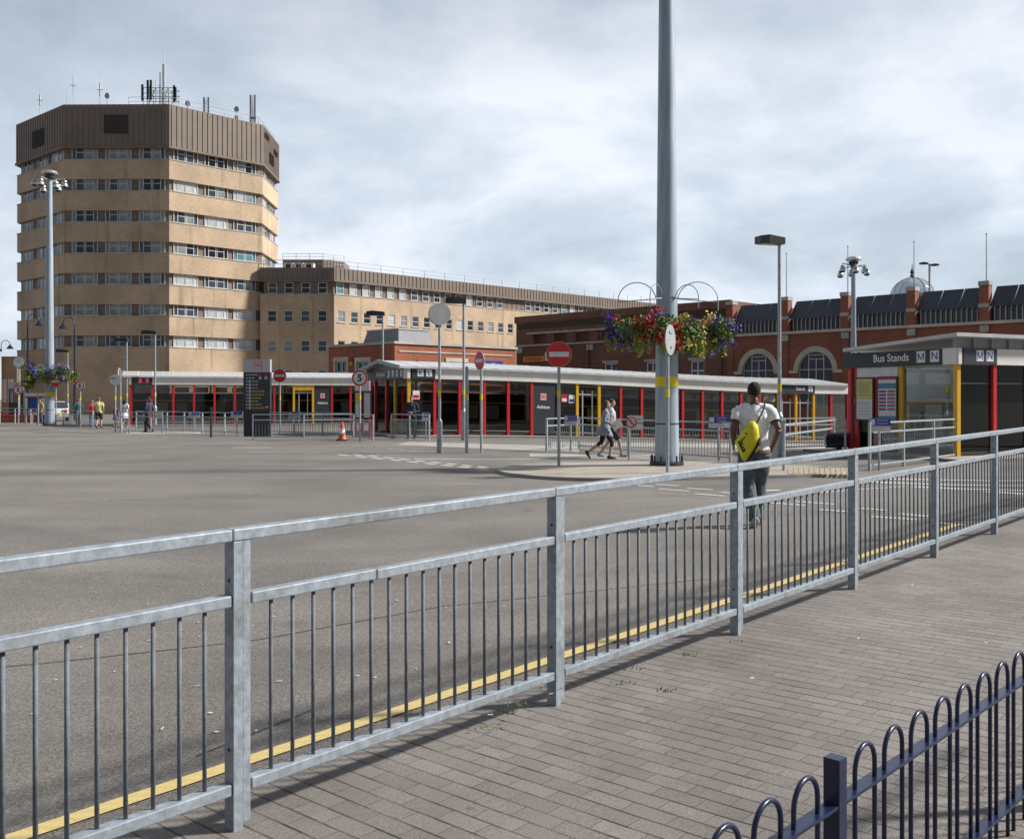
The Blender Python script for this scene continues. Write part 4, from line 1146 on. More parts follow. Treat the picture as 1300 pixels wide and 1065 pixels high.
sg.text('Travelshop', .42, P2(10.1, 4.44, -.09), u2, (0, 0, 1), 1, bold=.006); sg.box(0, .2, -.01, 0, -.13, .13, 1, Matrix.Translation(P2(8.5, 4.45, -.09)) @ Matrix.Rotation(yaw(u2), 4, 'Z'))
tag(sg.build('shop_sign', [M['blue_s'], M['white']], loc=q), 'blue Travelshop sign on the sunlit red brick wall', 'sign')
lm = MB(); q = P2(2.2, 4.35, -.1); lm.ell(q, (.22, .22, .26), 12, 8); lm.bar(q, P2(2.2, 4.5, 0), .06, .06)
tag(lm.build('wall_lamp', M['dark'], loc=q), 'round dark lamp on the red brick wall above the shelter', 'lamp')
al = MB(); q = P(3.25, 4.55, -.12); al.box(-.14, .14, -.1, .1, 0, .3, 0, Matrix.Translation(q)); al.box(-.14, .14, -.1, .1, -.3, -.02, 1, Matrix.Translation(q))
tag(al.build('alarm_box', [M['red_p'], M['yel_p']], loc=q), 'red and yellow alarm box between the shop windows', 'alarm box')

# ------------------------------------------------------------------ brick market hall with arched windows
H0 = V((16.8, 75, 0)); HW = V((.7071, -.7071, 0)); HN = V((-.7071, -.7071, 0))
def hp(t, z, d=0.0): return H0 + HW * t + HN * d + V((0, 0, z))
hall = thing('market_hall', 'red brick market hall with arched windows and dark tilted roof panels', 'building', H0)
BAY = 4.63; piers = [-.15 + BAY * k for k in range(0, 8)]
hw = MB()
def arch_wall(mb, ta, tb, tc, rad, zs, zsill, zt):
    N = 18
    mb.quad(hp(ta, -1), hp(tc - rad, -1), hp(tc - rad, zt), hp(ta, zt)); mb.quad(hp(tc + rad, -1), hp(tb, -1), hp(tb, zt), hp(tc + rad, zt))
    mb.quad(hp(tc - rad, -1), hp(tc + rad, -1), hp(tc + rad, zsill), hp(tc - rad, zsill))
    pts = [(tc - rad * math.cos(math.pi * i / N), zs + rad * math.sin(math.pi * i / N)) for i in range(N + 1)]
    for (x0, z0), (x1, z1) in zip(pts, pts[1:]):
        mb.quad(hp(x0, z0), hp(x1, z1), hp(x1, zt), hp(x0, zt)); mb.quad(hp(x0, z0), hp(x1, z1), hp(x1, z1, -.3), hp(x0, z0, -.3))
    for x in (tc - rad, tc + rad): mb.quad(hp(x, zsill), hp(x, zs), hp(x, zs, -.3), hp(x, zsill, -.3))
    mb.quad(hp(tc - rad, zsill), hp(tc + rad, zsill), hp(tc + rad, zsill, -.3), hp(tc - rad, zsill, -.3))
ZS, RAD = 3.68, 1.32
for a, b in zip(piers, piers[1:]):
    tcn = (a + b) / 2 + .02
    arch_wall(hw, a, b, tcn, RAD, ZS, 1.0, 6.3)
    fr = MB(); N = 24
    for i in range(N):           # frame following the arch
        t0, t1 = math.pi * i / N, math.pi * (i + 1) / N
        fr.bar(hp(tcn - (RAD - .03) * math.cos(t0), ZS + (RAD - .03) * math.sin(t0), -.15), hp(tcn - (RAD - .03) * math.cos(t1), ZS + (RAD - .03) * math.sin(t1), -.15), .08, .07)
    for x in (-RAD + .03, -.58, 0, .58, RAD - .03):
        zt_ = ZS + (0 if abs(x) > 1 else (.74 if x == 0 else 1.15)); fr.bar(hp(tcn + x, 1.0, -.15), hp(tcn + x, zt_, -.15), .07, .05, up=HN)
    for z_, hw_ in ((ZS + .02, RAD), (ZS + .76, .58), (ZS + 1.06, .62), (2.3, RAD)): fr.bar(hp(tcn - hw_, z_, -.155), hp(tcn + hw_, z_, -.155), .05, .06)
    wo = fr.build('arched_window', M['whiteframe'], hall)
    pn = MB(); N = 20
    vs = [hp(tcn - RAD, 1.0, -.19), hp(tcn + RAD, 1.0, -.19)] + [hp(tcn + RAD * math.cos(math.pi * i / N), ZS + RAD * math.sin(math.pi * i / N), -.19) for i in range(N + 1)]
    pn.add(vs, [tuple(range(len(vs)))]); pn.build('pane', M['archgl'], wo)
    sr = MB(); N = 18; ro, ri = RAD + .36, RAD - .02
    for i in range(N):
        t0, t1 = math.pi * i / N + .004, math.pi * (i + 1) / N - .004
        c = [hp(tcn - r_ * math.cos(t), ZS + r_ * math.sin(t), d) for d in (.05, -.05) for t in (t0, t1) for r_ in (ri, ro)]
        sr.add(c, [(0, 1, 3, 2), (1, 5, 7, 3), (0, 4, 5, 1), (2, 3, 7, 6), (0, 2, 6, 4)])
    for sx in (-1, 1): sr.bar(hp(tcn + sx * (RAD + .02), ZS - .12, 0), hp(tcn + sx * (RAD + .75), ZS - .12, 0), .12, .22)
    sr.build('arch_surround', M['stonew'], hall)
    cw = MB(); cw.quad(hp(a, 6.5, -.25), hp(b, 6.5, -.25), hp(b, 7.45, -.25), hp(a, 7.45, -.25)); cwo = cw.build('clerestory_window', M['gl0'], hall)
    ml = MB()
    for i in range(12):
        x = a + .35 + (BAY - .7) * (i + .5) / 12; ml.bar(hp(x, 6.5, -.2), hp(x, 7.45, -.2), .07, .10, up=HN)
    ml.build('mullion', M['greysign'], cwo)
    for i in range(3):           # three tilted panels per bay with slits of sky between them
        w3 = (BAY - .6) / 3; x0 = a + .3 + w3 * i; x1 = x0 + w3
        rp_ = MB(); g0, g1 = .012, .04
        lo_, hi_ = [hp(x0 + g0, 7.38, .12), hp(x1 - g0, 7.38, .12)], [hp(x1 - g1 + .12, 8.72, -.75), hp(x0 + g1 + .12, 8.72, -.75)]
        bk = [p - HN * .12 for p in lo_ + hi_]
        rp_.add(lo_ + hi_ + bk, [(0, 1, 2, 3), (4, 5, 6, 7), (0, 1, 5, 4), (1, 2, 6, 5), (2, 3, 7, 6), (3, 0, 4, 7)])
        rp_.build('roof_panel', M['darkroof'], hall)
# pilasters and piers
for t in piers:
    hw.add([hp(t - .24, -1, .10), hp(t + .24, -1, .10), hp(t + .24, 6.3, .10), hp(t - .24, 6.3, .10), hp(t - .24, -1, 0), hp(t + .24, -1, 0), hp(t + .24, 6.3, 0), hp(t - .24, 6.3, 0)], [(0, 1, 2, 3), (0, 3, 7, 4), (1, 2, 6, 5)])
    pb = MB(); pb.bar(hp(t, 6.5, -.1), hp(t, 8.75, -.1), .58, .62, up=HN); pr = pb.build('pier', M['hallred'], hall)
    cb = MB(); cb.bar(hp(t, 8.752, -.1), hp(t, 9.02, -.1), .66, .72, up=HN); cb.build('pier_cap', M['stone'], pr)
    cb = MB(); cb.bar(hp(t, 7.35, -.1), hp(t, 7.6, -.1), .63, .68, up=HN); cb.build('pier_band', M['stone'], pr)
    cb = MB(); cb.bar(hp(t - .27, 6.02, .12), hp(t + .27, 6.02, .12), .1, .42); cb.build('pier_block', M['stone'], pr)
ct = MB(); ct.bar(hp(-.2, 6.4, .05), hp(piers[-1] + .3, 6.4, .05), .3, .19); ct.build('string_course', M['stonew'], hall)
# left part with parapet, louvres and the open parking deck
T0 = -23.2
def qd(mb, a, b, z0, z1, d=0.0, mi=0): mb.quad(hp(a, z0, d), hp(b, z0, d), hp(b, z1, d), hp(a, z1, d), mi)
lw = MB(); opens = [(-21.0 + 2.55 * k, -19.4 + 2.55 * k) for k in range(7)]
wins = [(-12.65, -11.2), (-8.2, -6.95), (-3.85, -2.55)]
z_bands = []
holes = [(a - T0, b - T0, 6.62, 7.42) for a, b in opens] + [(a - T0, b - T0, 3.0, 4.6) for a, b in wins] + [(-21.6 - T0, -13.6 - T0, 1.2, 4.35)]
P3, u3, n3 = wall_holes(lw, hp(T0, 0), hp(-.15, 0), -1, 9.1, holes, .3)
lw.quad(hp(T0, -1), hp(T0, -1, -14), hp(T0, 9.1, -14), hp(T0, 9.1)); lw.quad(hp(-.15, 5.9), hp(-.15, 5.9, -14), hp(-.15, 9.1, -14), hp(-.15, 9.1))
lw.quad(hp(T0, 9.05), hp(-.15, 9.05), hp(-.15, 9.05, -14), hp(T0, 9.05, -14)); lw.build('wall', M['brown'], hall)
hw.quad(hp(-.15, -1, -14), hp(piers[-1], -1, -14), hp(piers[-1], 6.3, -14), hp(-.15, 6.3, -14)); hw.quad(hp(piers[-1], -1), hp(piers[-1], -1, -14), hp(piers[-1], 6.3, -14), hp(piers[-1], 6.3))
hw.quad(hp(-.15, 6.29), hp(piers[-1], 6.29), hp(piers[-1], 6.29, -14), hp(-.15, 6.29, -14)); hw.build('wall', M['hallred'], hall)
pa = MB(); pa.bar(hp(T0, 8.85, .1), hp(-.05, 8.85, .1), .3, .60); pa.build('parapet', M['brown'], hall)
ls = MB(); ls.bar(hp(T0 + .3, 8.2, .03), hp(-.4, 8.2, .03), .05, .42); 
for z_ in (8.05, 8.2, 8.35): ls.bar(hp(T0 + .3, z_, .07), hp(-.4, z_, .07), .05, .05)
ls.build('louvre', M['louvre'], hall)
sc2 = MB(); sc2.bar(hp(T0 + 1.4, 7.55, .06), hp(-.3, 7.55, .06), .14, .16); sc2.bar(hp(T0, 6.45, .06), hp(-.3, 6.45, .06), .16, .14)
for x in (T0 + .5, -14.2, -.9): sc2.bar(hp(x - .35, 6.05, .06), hp(x + .35, 6.05, .06), .1, .5)
sc2.build('string_course', M['stone'], hall)
for a, b in wins:
    f = MB(); c, d = 3.0, 4.6
    for x in (a + .05, (a + b) / 2, b - .05): f.bar(hp(x, c, -.12), hp(x, d, -.12), .1, .1)
    for z_ in (c + .05, (c + d) / 2, d - .05): f.bar(hp(a + .1, z_, -.122), hp(b - .1, z_, -.122), .1, .1)
    wo = f.build('window', M['white'], hall); pn = MB(); qd(pn, a, b, c, d, -.16); pn.build('pane', M['gl1'], wo)
    l_ = MB(); l_.bar(hp(a - .15, d + .12, .02), hp(b + .15, d + .12, .02), .12, .22); l_.build('lintel', M['stone'], wo); l_ = MB(); l_.bar(hp(a - .1, c - .06, .04), hp(b + .1, c - .06, .04), .14, .12); l_.build('sill', M['stone'], wo)
dp = MB(); dp.tube([hp(-14.3, 1, .07), hp(-14.3, 6.3, .07)], .06, 6); dp.tube([hp(-.9, 1, .09), hp(-.9, 6.0, .09)], .05, 6); dp.build('downpipe', M['dark'], hall)
for (x0, x1, z0, z1, mt, tx, lb, nm) in ((-22.2, -19.6, 4.95, 5.45, ['yel_p', 'red_s'], None, 'yellow banner on the brown brick wall above the dark entrance', 'banner'), (-19.5, -17.2, 5.0, 5.75, ['white', 'blue_s'], None, 'white and blue banner beside the yellow banner', 'banner')):
    s_ = MB(); s_.bar(hp(x0, (z0 + z1) / 2, .06), hp(x1, (z0 + z1) / 2, .06), .06, z1 - z0)
    for k in range(2):
        zz = z1 - (z1 - z0) * (.3 + .36 * k); x = x0 + .25
        while x < x1 - .3:
            l = rb.uniform(.12, .3); s_.box(0, l * .8, -.004, 0, -.07, .07, 1, Matrix.Translation(hp(x, zz, .095)) @ Matrix.Rotation(yaw(HW), 4, 'Z')); x += l
    q = hp((x0 + x1) / 2, (z0 + z1) / 2, .06); tag(s_.build(nm, [M[m_] for m_ in mt], loc=q), lb, 'banner')
# glass dome and roof masts
dq = at(1158, 372, 92); dome = thing('glass_dome', 'glazed dome rising behind the market hall roof', 'dome', dq)
dm = MB(); Rd, Hd = 1.95, 1.7
dm.lathe([(Rd * math.cos(a), Hd * math.sin(a)) for a in [R(x) for x in range(0, 91, 10)]], 24, dq - V((0, 0, .3))); dm.build('glazing', M['dome'], dome, smooth=True)
rbm = MB()
for k in range(8):
    a = 2 * math.pi * (k + .3) / 8; rbm.tube([dq + V((Rd * math.cos(t) * math.cos(a), Rd * math.cos(t) * math.sin(a), Hd * math.sin(t) - .28)) for t in [R(x) for x in range(0, 91, 15)]], .035, 5)
rbm.lathe([(Rd + .05, -.5), (Rd + .05, -.2), (Rd - .1, -.2)], 24, dq); rbm.build('rib', M['greysign'], dome)
fi = MB(); fi.lathe([(.1, 0), (.22, .15), (.1, .35), (.2, .5), (.05, .9), (.02, 1.3)], 10, dq + V((0, 0, Hd - .3))); fi.build('finial', M['dark'], dome)
dr = MB(); dr.lathe([(Rd + .2, -6.5), (Rd + .2, -.5)], 24, dq); dr.build('drum', M['felt'], dome)
for px, y0, y1, lb in ((997.5, 383, 322, 'thin flagpole on the brick pier nearest the parking deck'), (1075.5, 374, 313, 'thin flagpole on the brick pier beside the floodlight mast'), (1159.5, 366, 307, 'thin flagpole on the brick pier in front of the dome'), (1251.5, 360, 297, 'thin flagpole on the brick pier at the far right')):
    k = (px - CX) / F; t = (75 * k - 16.8) / (.7071 * (1 + k)); b = hp(t, 9.0, -.1); top = HC + (YH - y1) * b.y / F
    m_ = MB(); m_.tube([b, V((b.x, b.y, top))], [.035, .022], 6); m_.ell((b.x, b.y, top), (.06, .06, .06), 8, 6); tag(m_.build('flagpole', M['galvfar'], loc=b), lb, 'flagpole', 'flagpoles on the market hall piers')
b = at(1180, 372, 84); tl = thing('twin_lamp', 'twin headed lamp standing behind the hall roof beside the dome', 'lamp', (b.x, b.y, 6.2))
p_ = MB(); top = at(1180, 335, 84).z; p_.tube([(b.x, b.y, 6.2), (b.x, b.y, top)], .09, 8); p_.bar((b.x - .45, b.y, top), (b.x + .5, b.y, top - .1), .08, .08); p_.build('pole', M['galvfar'], tl)
for sx, dz in ((-.5, .05), (.45, -.08)):
    l_ = MB(); l_.lathe([(.1, .1), (.38, .03), (.36, -.08), (.1, -.12)], 12, (b.x + sx, b.y, top + dz)); l_.build('lamp_head', M['dark'], tl)

# ------------------------------------------------------------------ low brown buildings at the far left
lb_ = thing('brown_building', 'low brown building with flat roof at the left edge', 'building', (-68, 104, 0))
m_ = MB(); m_.prism([(-88, 104), (-52.0, 100), (-52.6, 101.2), (-88, 106)], -1, zat(446, 101)); m_.build('wall', M['buff'], lb_)
m_ = MB(); m_.prism([(-88.2, 103.8), (-51.9, 99.8), (-52.5, 101.4), (-88.2, 106.2)], zat(446, 101), zat(443, 101), bot=True); m_.build('roof_edge', M['felt'], lb_)
lb2 = thing('dark_link_building', 'dark brown linking block behind the street clock', 'building', (-49, 102, 0))
m_ = MB(); m_.prism([(-52.9, 102.0), (-51.3, 102.0), (-51.6, 103.4), (-52.9, 103.4)], -1, zat(452, 101)); m_.build('wall', M['clad'], lb2)
m_ = MB(); x = -52.8
while x < -51.9: m_.box(x, x + .5, 101.9, 102.0, 1.2, 3.6); x += .62
m_.build('shutter', M['greysign'], lb2)
kq = at(40, 538, 66); kw = thing('kiosk_wall', 'low red brick wall with dark capping below the timetable board', 'wall', (kq.x, kq.y, 0))
m_ = MB(); m_.prism([(at(-20, 500, 70).x, 70), (at(58, 500, 70).x, 70), (at(58, 500, 70).x, 70.6), (at(-20, 500, 70).x, 70.6)], -1, zat(528, 70)); m_.build('wall', M['red'], kw)
m_ = MB(); m_.prism([(at(-21, 500, 69.9).x, 69.9), (at(59, 500, 70).x, 69.9), (at(59, 500, 70).x, 70.7), (at(-21, 500, 70).x, 70.7)], zat(528, 70), zat(526.5, 70), bot=True); m_.build('capping', M['red_s'], kw)
# ------------------------------------------------------------------ bus shelters
def logo(mb, o, r, up, sz, mi_red, mi_bg):
    """red square outline holding an M made of two arches"""
    r, up = V(r).normalized(), V(up); n_ = r.cross(up)
    def rect(x0, x1, y0, y1, mi, d): mb.quad(*[V(o) + r * (x * sz) + up * (y * sz) + n_ * d for x, y in ((x0, y0), (x1, y0), (x1, y1), (x0, y1))], mi)
    rect(-.5, .5, -.5, .5, mi_red, .002); rect(-.42, .42, -.42, .42, mi_bg, .004)
    for x0, x1, y0, y1 in ((-.36, -.27, -.3, .33), (-.10, -.02, -.3, .33), (.02, .10, -.3, .33), (.27, .36, -.3, .33), (-.36, -.02, .25, .33), (.02, .36, .25, .33), (-.22, -.15, -.3, .15), (.15, .22, -.3, .15)):
        rect(x0, x1, y0, y1, mi_red, .006)

def shelter(label, O, ang, W, nb, step, posts, sign_bays, doors, panel_bay, roof='gable', pext=(1.0, 1.2), zf=(2.50, 2.96), group='glazed bus shelters'):
    u = V((math.cos(ang), math.sin(ang), 0)); v = V((-u.y, u.x, 0)); O = V((O[0], O[1], 0)); L = nb * step
    PH = .08
    def base(s): q = O + u * s; return zg(q.x, q.y) + PH
    def p(s, w_, z): q = O + u * s + v * w_; return V((q.x, q.y, base(s) + z))
    t = thing('bus_shelter', label, 'bus shelter', p(0, 0, 0), 0, group)
    z0, z1 = zf
    # platform
    pm = MB(); k = nb + 2; ss = [-pext[0] + (L + pext[0] + 1) * i / k for i in range(k + 1)]
    for a, b in zip(ss, ss[1:]):
        pm.quad(p(a, -pext[1], 0), p(b, -pext[1], 0), p(b, W + .8, 0), p(a, W + .8, 0), 0)
        pm.quad(p(a, -pext[1], -.3), p(b, -pext[1], -.3), p(b, -pext[1], 0), p(a, -pext[1], 0), 1)
    pm.quad(p(-pext[0], W + .8, -.3), p(-pext[0], -pext[1], -.3), p(-pext[0], -pext[1], 0), p(-pext[0], W + .8, 0), 1)
    tag(pm.build('platform', [M['platform'], M['kerbdark']]), None, None, kind='structure')
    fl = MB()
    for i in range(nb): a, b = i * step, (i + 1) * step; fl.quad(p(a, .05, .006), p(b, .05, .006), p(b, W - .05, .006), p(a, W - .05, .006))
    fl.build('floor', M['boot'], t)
    for i in range(nb + 1):
        c = posts.get(i, 'red_p')
        if c is None: continue
        m_ = MB(); m_.bar(p(i * step, 0, -.05), p(i * step, 0, z0 + .02), .135, .135, up=u); m_.build('post', M[c], t)
        if i % 2 == 0 or i == nb:
            m_ = MB(); m_.bar(p(i * step, W, -.05), p(i * step, W, z0), .1, .1, up=u); m_.build('rear_post', M['red_p'], t)
    for i in range(nb):
        a, b = i * step + .07, (i + 1) * step - .07
        if i in doors:
            m_ = MB(); m_.bar(p(a, 0, z0 - .17), p(b, 0, z0 - .17), .12, .30); m_.build('door_header', M['yel_p'], t) if doors[i] == 'header' else None
            m_ = MB(); 
            for f in (.25, .75): m_.bar(p(a + (b - a) * f, .06, .05), p(a + (b - a) * f, .06, z0 - .3), .06, .05, up=u)
            m_.bar(p(a, .06, 2.0), p(b, .06, 2.0), .04, .06); m_.build('door_frame', M['silver'], t); continue
        if i == panel_bay:
            m_ = MB(); m_.bar(p(a - .06, 0, z0 / 2 + .03), p(b + .06, 0, z0 / 2 + .03), .08, z0 - .1)
            o = p((a + b) / 2, -.045, 1.82); d = (p(b, 0, 0) - p(a, 0, 0)).normalized()
            logo(m_, o, d, (0, 0, 1), .34, 1, 2); m_.text('Ashton', .23, p((a + b) / 2, -.046, 1.34), d, (0, 0, 1), 2, bold=.004)
            m_.build('name_panel', [M['slatesign'], M['red_s'], M['white']], t); continue
        m_ = MB(); m_.bar(p(a, .02, z0 / 2 + .05), p(b, .02, z0 / 2 + .05), .012, z0 - .12); m_.build('glass_panel', M['sglass'], t)
    fr = MB()
    for i in range(nb):
        if i in doors or i == panel_bay: continue
        a, b = i * step + .07, (i + 1) * step - .07
        fr.bar(p(a, .02, .07), p(b, .02, .07), .05, .08); fr.bar(p(a, .02, 2.0), p(b, .02, 2.0), .03, .035)
    fr.build('glazing_rail', M['dark'], t)
    rw = MB(); yl_ = MB(); bn_ = MB()
    for i in range(nb):
        a, b = i * step, (i + 1) * step
        rw.quad(p(a, W - .06, .08), p(b, W - .06, .08), p(b, W - .06, 1.98), p(a, W - .06, 1.98)); yl_.bar(p(a, W - .14, 1.50), p(b, W - .14, 1.50), .03, .11)
        if i % 3 == 1: bn_.bar(p(a + .05, W - .8, .46), p(b + step * .8, W - .8, .46), .34, .05); bn_.bar(p(a + .3, W - .8, 0), p(a + .3, W - .8, .44), .06, .06)
    for i in range(nb):
        if i % 3 != 0: rp2 = MB(); rp2.bar(p(i * step + .2, W - .10, 1.02), p(i * step + .95, W - .10, 1.02), .03, .72); rp2.build('timetable_poster', M[('ivory', 'posty', 'greysign')[i % 3]], t)
    bh = MB()
    for i in range(nb): bh.bar(p(i * step + .16, W - .16, 2.22), p((i + 1) * step - .16, W - .16, 2.22), .03, .34)
    bh.build('far_fascia_strip', M['fascia'], t)  # pale strip standing in for the opposite fascia seen through the glass
    rw.build('shade_backing', M['deepshade'], t); yl_.build('yellow_stripe', M['yel_p'], t); bn_.build('bench', M['greysign'], t)  # near-black backing sheet added so the shelter interior reads dark
    gp = MB()
    for i in range(nb): gp.bar(p(i * step, W, 2.26), p((i + 1) * step, W, 2.26), .012, .5)
    gp.build('rear_glazing', M['sglass'], t)
    # fascias
    skip = {i for s_ in sign_bays for i in range(s_[0], s_[1])}
    fa = MB()
    for i in range(nb):
        if i in skip: continue
        a, b = i * step + (.004 if i else .02), (i + 1) * step - .004
        fa.bar(p(a, -.06, (z0 + z1) / 2), p(b, -.06, (z0 + z1) / 2), .10, z1 - z0)
    for i in range(nb): fa.bar(p(i * step, W + .06, (z0 + z1) / 2), p((i + 1) * step, W + .06, (z0 + z1) / 2), .10, z1 - z0)
    fa.bar(p(-.11, -.11, (z0 + z1) / 2), p(.02, -.11, (z0 + z1) / 2), .08, z1 - z0) if 0 in skip else None
    for s_ in (-.06, L + .06): fa.bar(p(s_, .3, (z0 + z1) / 2), p(s_, W, (z0 + z1) / 2), .10, z1 - z0)
    fa.bar(p(-.07, -.10, (z0 + z1) / 2), p(-.07, .36, (z0 + z1) / 2), .13, z1 - z0 + .006)
    fa.build('fascia', M['fascia'], t)
    for (i0, i1, word, boxes, bc) in sign_bays:
        a, b = i0 * step + (.1 if i0 == 0 else .01), i1 * step - .01; d = (p(b, 0, 0) - p(a, 0, 0)).normalized()
        m_ = MB(); m_.bar(p(a, -.07, (z0 + z1) / 2), p(b, -.07, (z0 + z1) / 2), .13, z1 - z0 + .004)
        zz = (z0 + z1) / 2 + .02; e = b - .12 - .17
        for ch in boxes[::-1]:
            c = p(e, -.138, zz); m_.quad(*[c + d * x + V((0, 0, y)) for x, y in ((-.14, -.15), (.14, -.15), (.14, .15), (-.14, .15))], 1 if bc else 3)
            m_.text(ch, .30, c - v * .004, d, (0, 0, 1), 2 if bc else 1, bold=.003); e -= .40
        if word: m_.text(word, .27, p(e - .30, -.14, zz), d, (0, 0, 1), 1, bold=.004)
        m_.build('sign_board', [M['slatesign'], M['white'], M['blue_s'], M['red_s']], t)
    # roof
    rf = MB(); ov = .35
    def slab(s0, s1, w0, h0, w1, h1, th=.09, mi=0):
        c = [p(s0, w0, h0), p(s1, w0, h0), p(s1, w1, h1), p(s0, w1, h1)]
        rf.add(c + [q + V((0, 0, th)) for q in c], [(3, 2, 1, 0), (4, 5, 6, 7), (0, 1, 5, 4), (1, 2, 6, 5), (2, 3, 7, 6), (3, 0, 4, 7)], mi)
    if roof == 'gable':
        rs = MB()
        for i in range(nb):
            a, b = i * step - (.5 if i == 0 else 0), (i + 1) * step
            slab(a, b - .002, -.22, z1 - .02, W / 2, z1 + .34); slab(a, b - .002, W / 2, z1 + .34, W + .22, z1 - .02)
            for f in (.0, .5):
                x = a + (b - a) * f; rs.bar(p(x, -.225, z1 + .075), p(x + .0, W / 2, z1 + .435), .035, .02)
        rf.build('roof', M['roofrib'], t); rs.build('roof_rib', M['fascia'], t)
        ge = MB(); ge.add([p(-.02, .1, z1), p(-.02, W - .1, z1), p(-.02, W / 2, z1 + .3)], [(0, 1, 2)]); 
        ge.bar(p(-.5, -.24, z1 + .03), p(-.5, W / 2, z1 + .39), .06, .16); ge.bar(p(-.5, W / 2, z1 + .39), p(-.5, W + .24, z1 + .03), .06, .16)
        ge.build('gable_frame', M['greysign'], t)
    else:
        slab(-.42, L + .4, -.35, z1 + .30, W - .1, z1 + .05, .10); rf.build('roof', M['roofrib'], t)
        cl_ = MB(); cl_.bar(p(0, .1, z1 + .14), p(L, .1, z1 + .14), .03, .30)
        for i in range(2 * nb + 1): cl_.bar(p(i * step / 2, .06, z1), p(i * step / 2, .06, z1 + .30), .09, .07, up=u)
        cl_.build('clerestory', M['greysign'], t)
    return t, p, u, v

tM, pM, uM, vM = shelter('nearest bus shelter, signed Bus Stands M N, at the right edge', (12.2, 27.0), R(26), 3.9, 4, 1.45, {0: 'yel_p'},
    [(0, 1, '', 'MN', True)], {}, None, 'mono', (1.2, 1.3), (2.52, 2.96))
tI, pI, uI, vI = shelter('long central bus shelter signed Bus Stands with the Ashton panel', (-4.55, 43.4), R(24.6), 6.0, 21, 1.2,
    {0: 'yel_p', 6: None, 7: 'yel_p', 8: 'yel_p', 17: 'yel_p', 18: 'yel_p', 19: 'yel_p'}, [(0, 1, '', 'KL', True), (17, 19, 'Stand', 'J', True)], {7: 'open', 17: 'open', 18: 'open'}, 5)
tL, pL, uL, vL = shelter('far left bus shelter with red numbered boxes beneath the office tower', (-23.6, 61.0), R(19.7), 5.0, 15, 1.24,
    {8: 'yel_p', 9: 'yel_p'}, [(0, 1, '', '09', False)], {8: 'header'}, 9)

def end_face(t, p, u, v, W, z0, z1, word, boxes, wfrac, posts, glass=True):
    """sign, posts and glass on the gable end (s = 0, outward is -u)"""
    d = -v
    m_ = MB(); m_.bar(p(-.075, .37, (z0 + z1) / 2), p(-.075, W + .15, (z0 + z1) / 2), .135, z1 - z0 + .004)
    zz = (z0 + z1) / 2 + .02; e = .62
    for ch in boxes[::-1]:
        c = p(-.146, e, zz); m_.quad(*[c + d * x + V((0, 0, y)) for x, y in ((-.15, -.16), (.15, -.16), (.15, .16), (-.15, .16))], 1)
        m_.text(ch, .31, c - u * .004, d, (0, 0, 1), 2, bold=.003); e += wfrac
    m_.text(word, .31, p(-.148, e + .62, zz), d, (0, 0, 1), 1, bold=.004); m_.build('sign_board', [M['slatesign'], M['white'], M['blue_s']], t)
    for w_, c in posts: q = MB(); q.bar(p(0, w_, -.05), p(0, w_, z0), .13, .13, up=u); q.build('post', M[c], t)
    ws = [0.0] + sorted(w_ for w_, c in posts)
    for a, b in zip(ws, ws[1:]):
        if b - a < .4: continue
        q = MB(); q.bar(p(.02, a + .07, z0 / 2), p(.02, b - .07, z0 / 2), .012, z0 - .15); q.build('glass_panel', M['sglass'], t)
end_face(tM, pM, uM, vM, 3.9, 2.52, 2.96, 'Bus Stands', 'MN', .47, [(1.9, 'yel_p'), (2.8, 'red_p'), (3.6, 'red_p'), (3.88, 'red_p')])
end_face(tI, pI, uI, vI, 6.0, 2.50, 2.96, 'Bus Stands', 'IJKL', .62, [(1.9, 'yel_p'), (3.2, 'red_p'), (5.0, 'red_p'), (5.95, 'red_p')])

def board(parent, name, c, r, wd, ht, mats, rows):
    """poster in a dark frame; rows: list of (x0,x1,y0,y1,mi) in fractions"""
    r = V(r).normalized(); n_ = r.cross(V((0, 0, 1))); c = V(c)
    m_ = MB(); m_.bar(c - r * (wd / 2 + .05), c + r * (wd / 2 + .05), .05, ht + .1, 1)
    def rect(x0, x1, y0, y1, mi, k): m_.quad(*[c + r * ((x - .5) * wd) + V((0, 0, (y - .5) * ht)) + n_ * (.027 + .002 * k) for x, y in ((x0, y0), (x1, y0), (x1, y1), (x0, y1))], mi)
    rect(0, 1, 0, 1, 0, 0)
    for k, rw in enumerate(rows): rect(*rw, 1)
    return m_.build(name, [M[x] for x in mats], parent)
dM = -vM
board(tM, 'poster', pM(-.10, 3.22, 1.56), dM, .62, 1.22, ['ivory', 'dark', 'posty', 'gold_s', 'greysign'],
      [(0, 1, .5, 1, 2)] + [(.1, .85, .9 - .06 * k, .92 - .06 * k, 4) for k in range(6)] + [(.1, .8, .40 - .07 * k, .42 - .07 * k, 4) for k in range(5)])
board(tM, 'poster', pM(-.10, 2.34, 1.56), dM, .66, 1.24, ['ivory', 'dark', 'red_s', 'teal_s', 'blue_s'],
      [(0, 1, .96, 1, 2), (0, 1, .75, .88, 3), (0, 1, 0, .10, 3)] + [x for k in range(6) for x in ((.04, .45, .69 - .085 * k, .715 - .085 * k, 2), (.04, .45, .655 - .085 * k, .69 - .085 * k, 4), (.52, .96, .69 - .085 * k, .715 - .085 * k, 2), (.52, .96, .655 - .085 * k, .69 - .085 * k, 3))])
m_ = MB(); m_.bar(pM(-.06, 1.98, 2.36), pM(-.06, 3.55, 2.36), .05, .30); m_.build('header_panel', M['ivory'], tM)
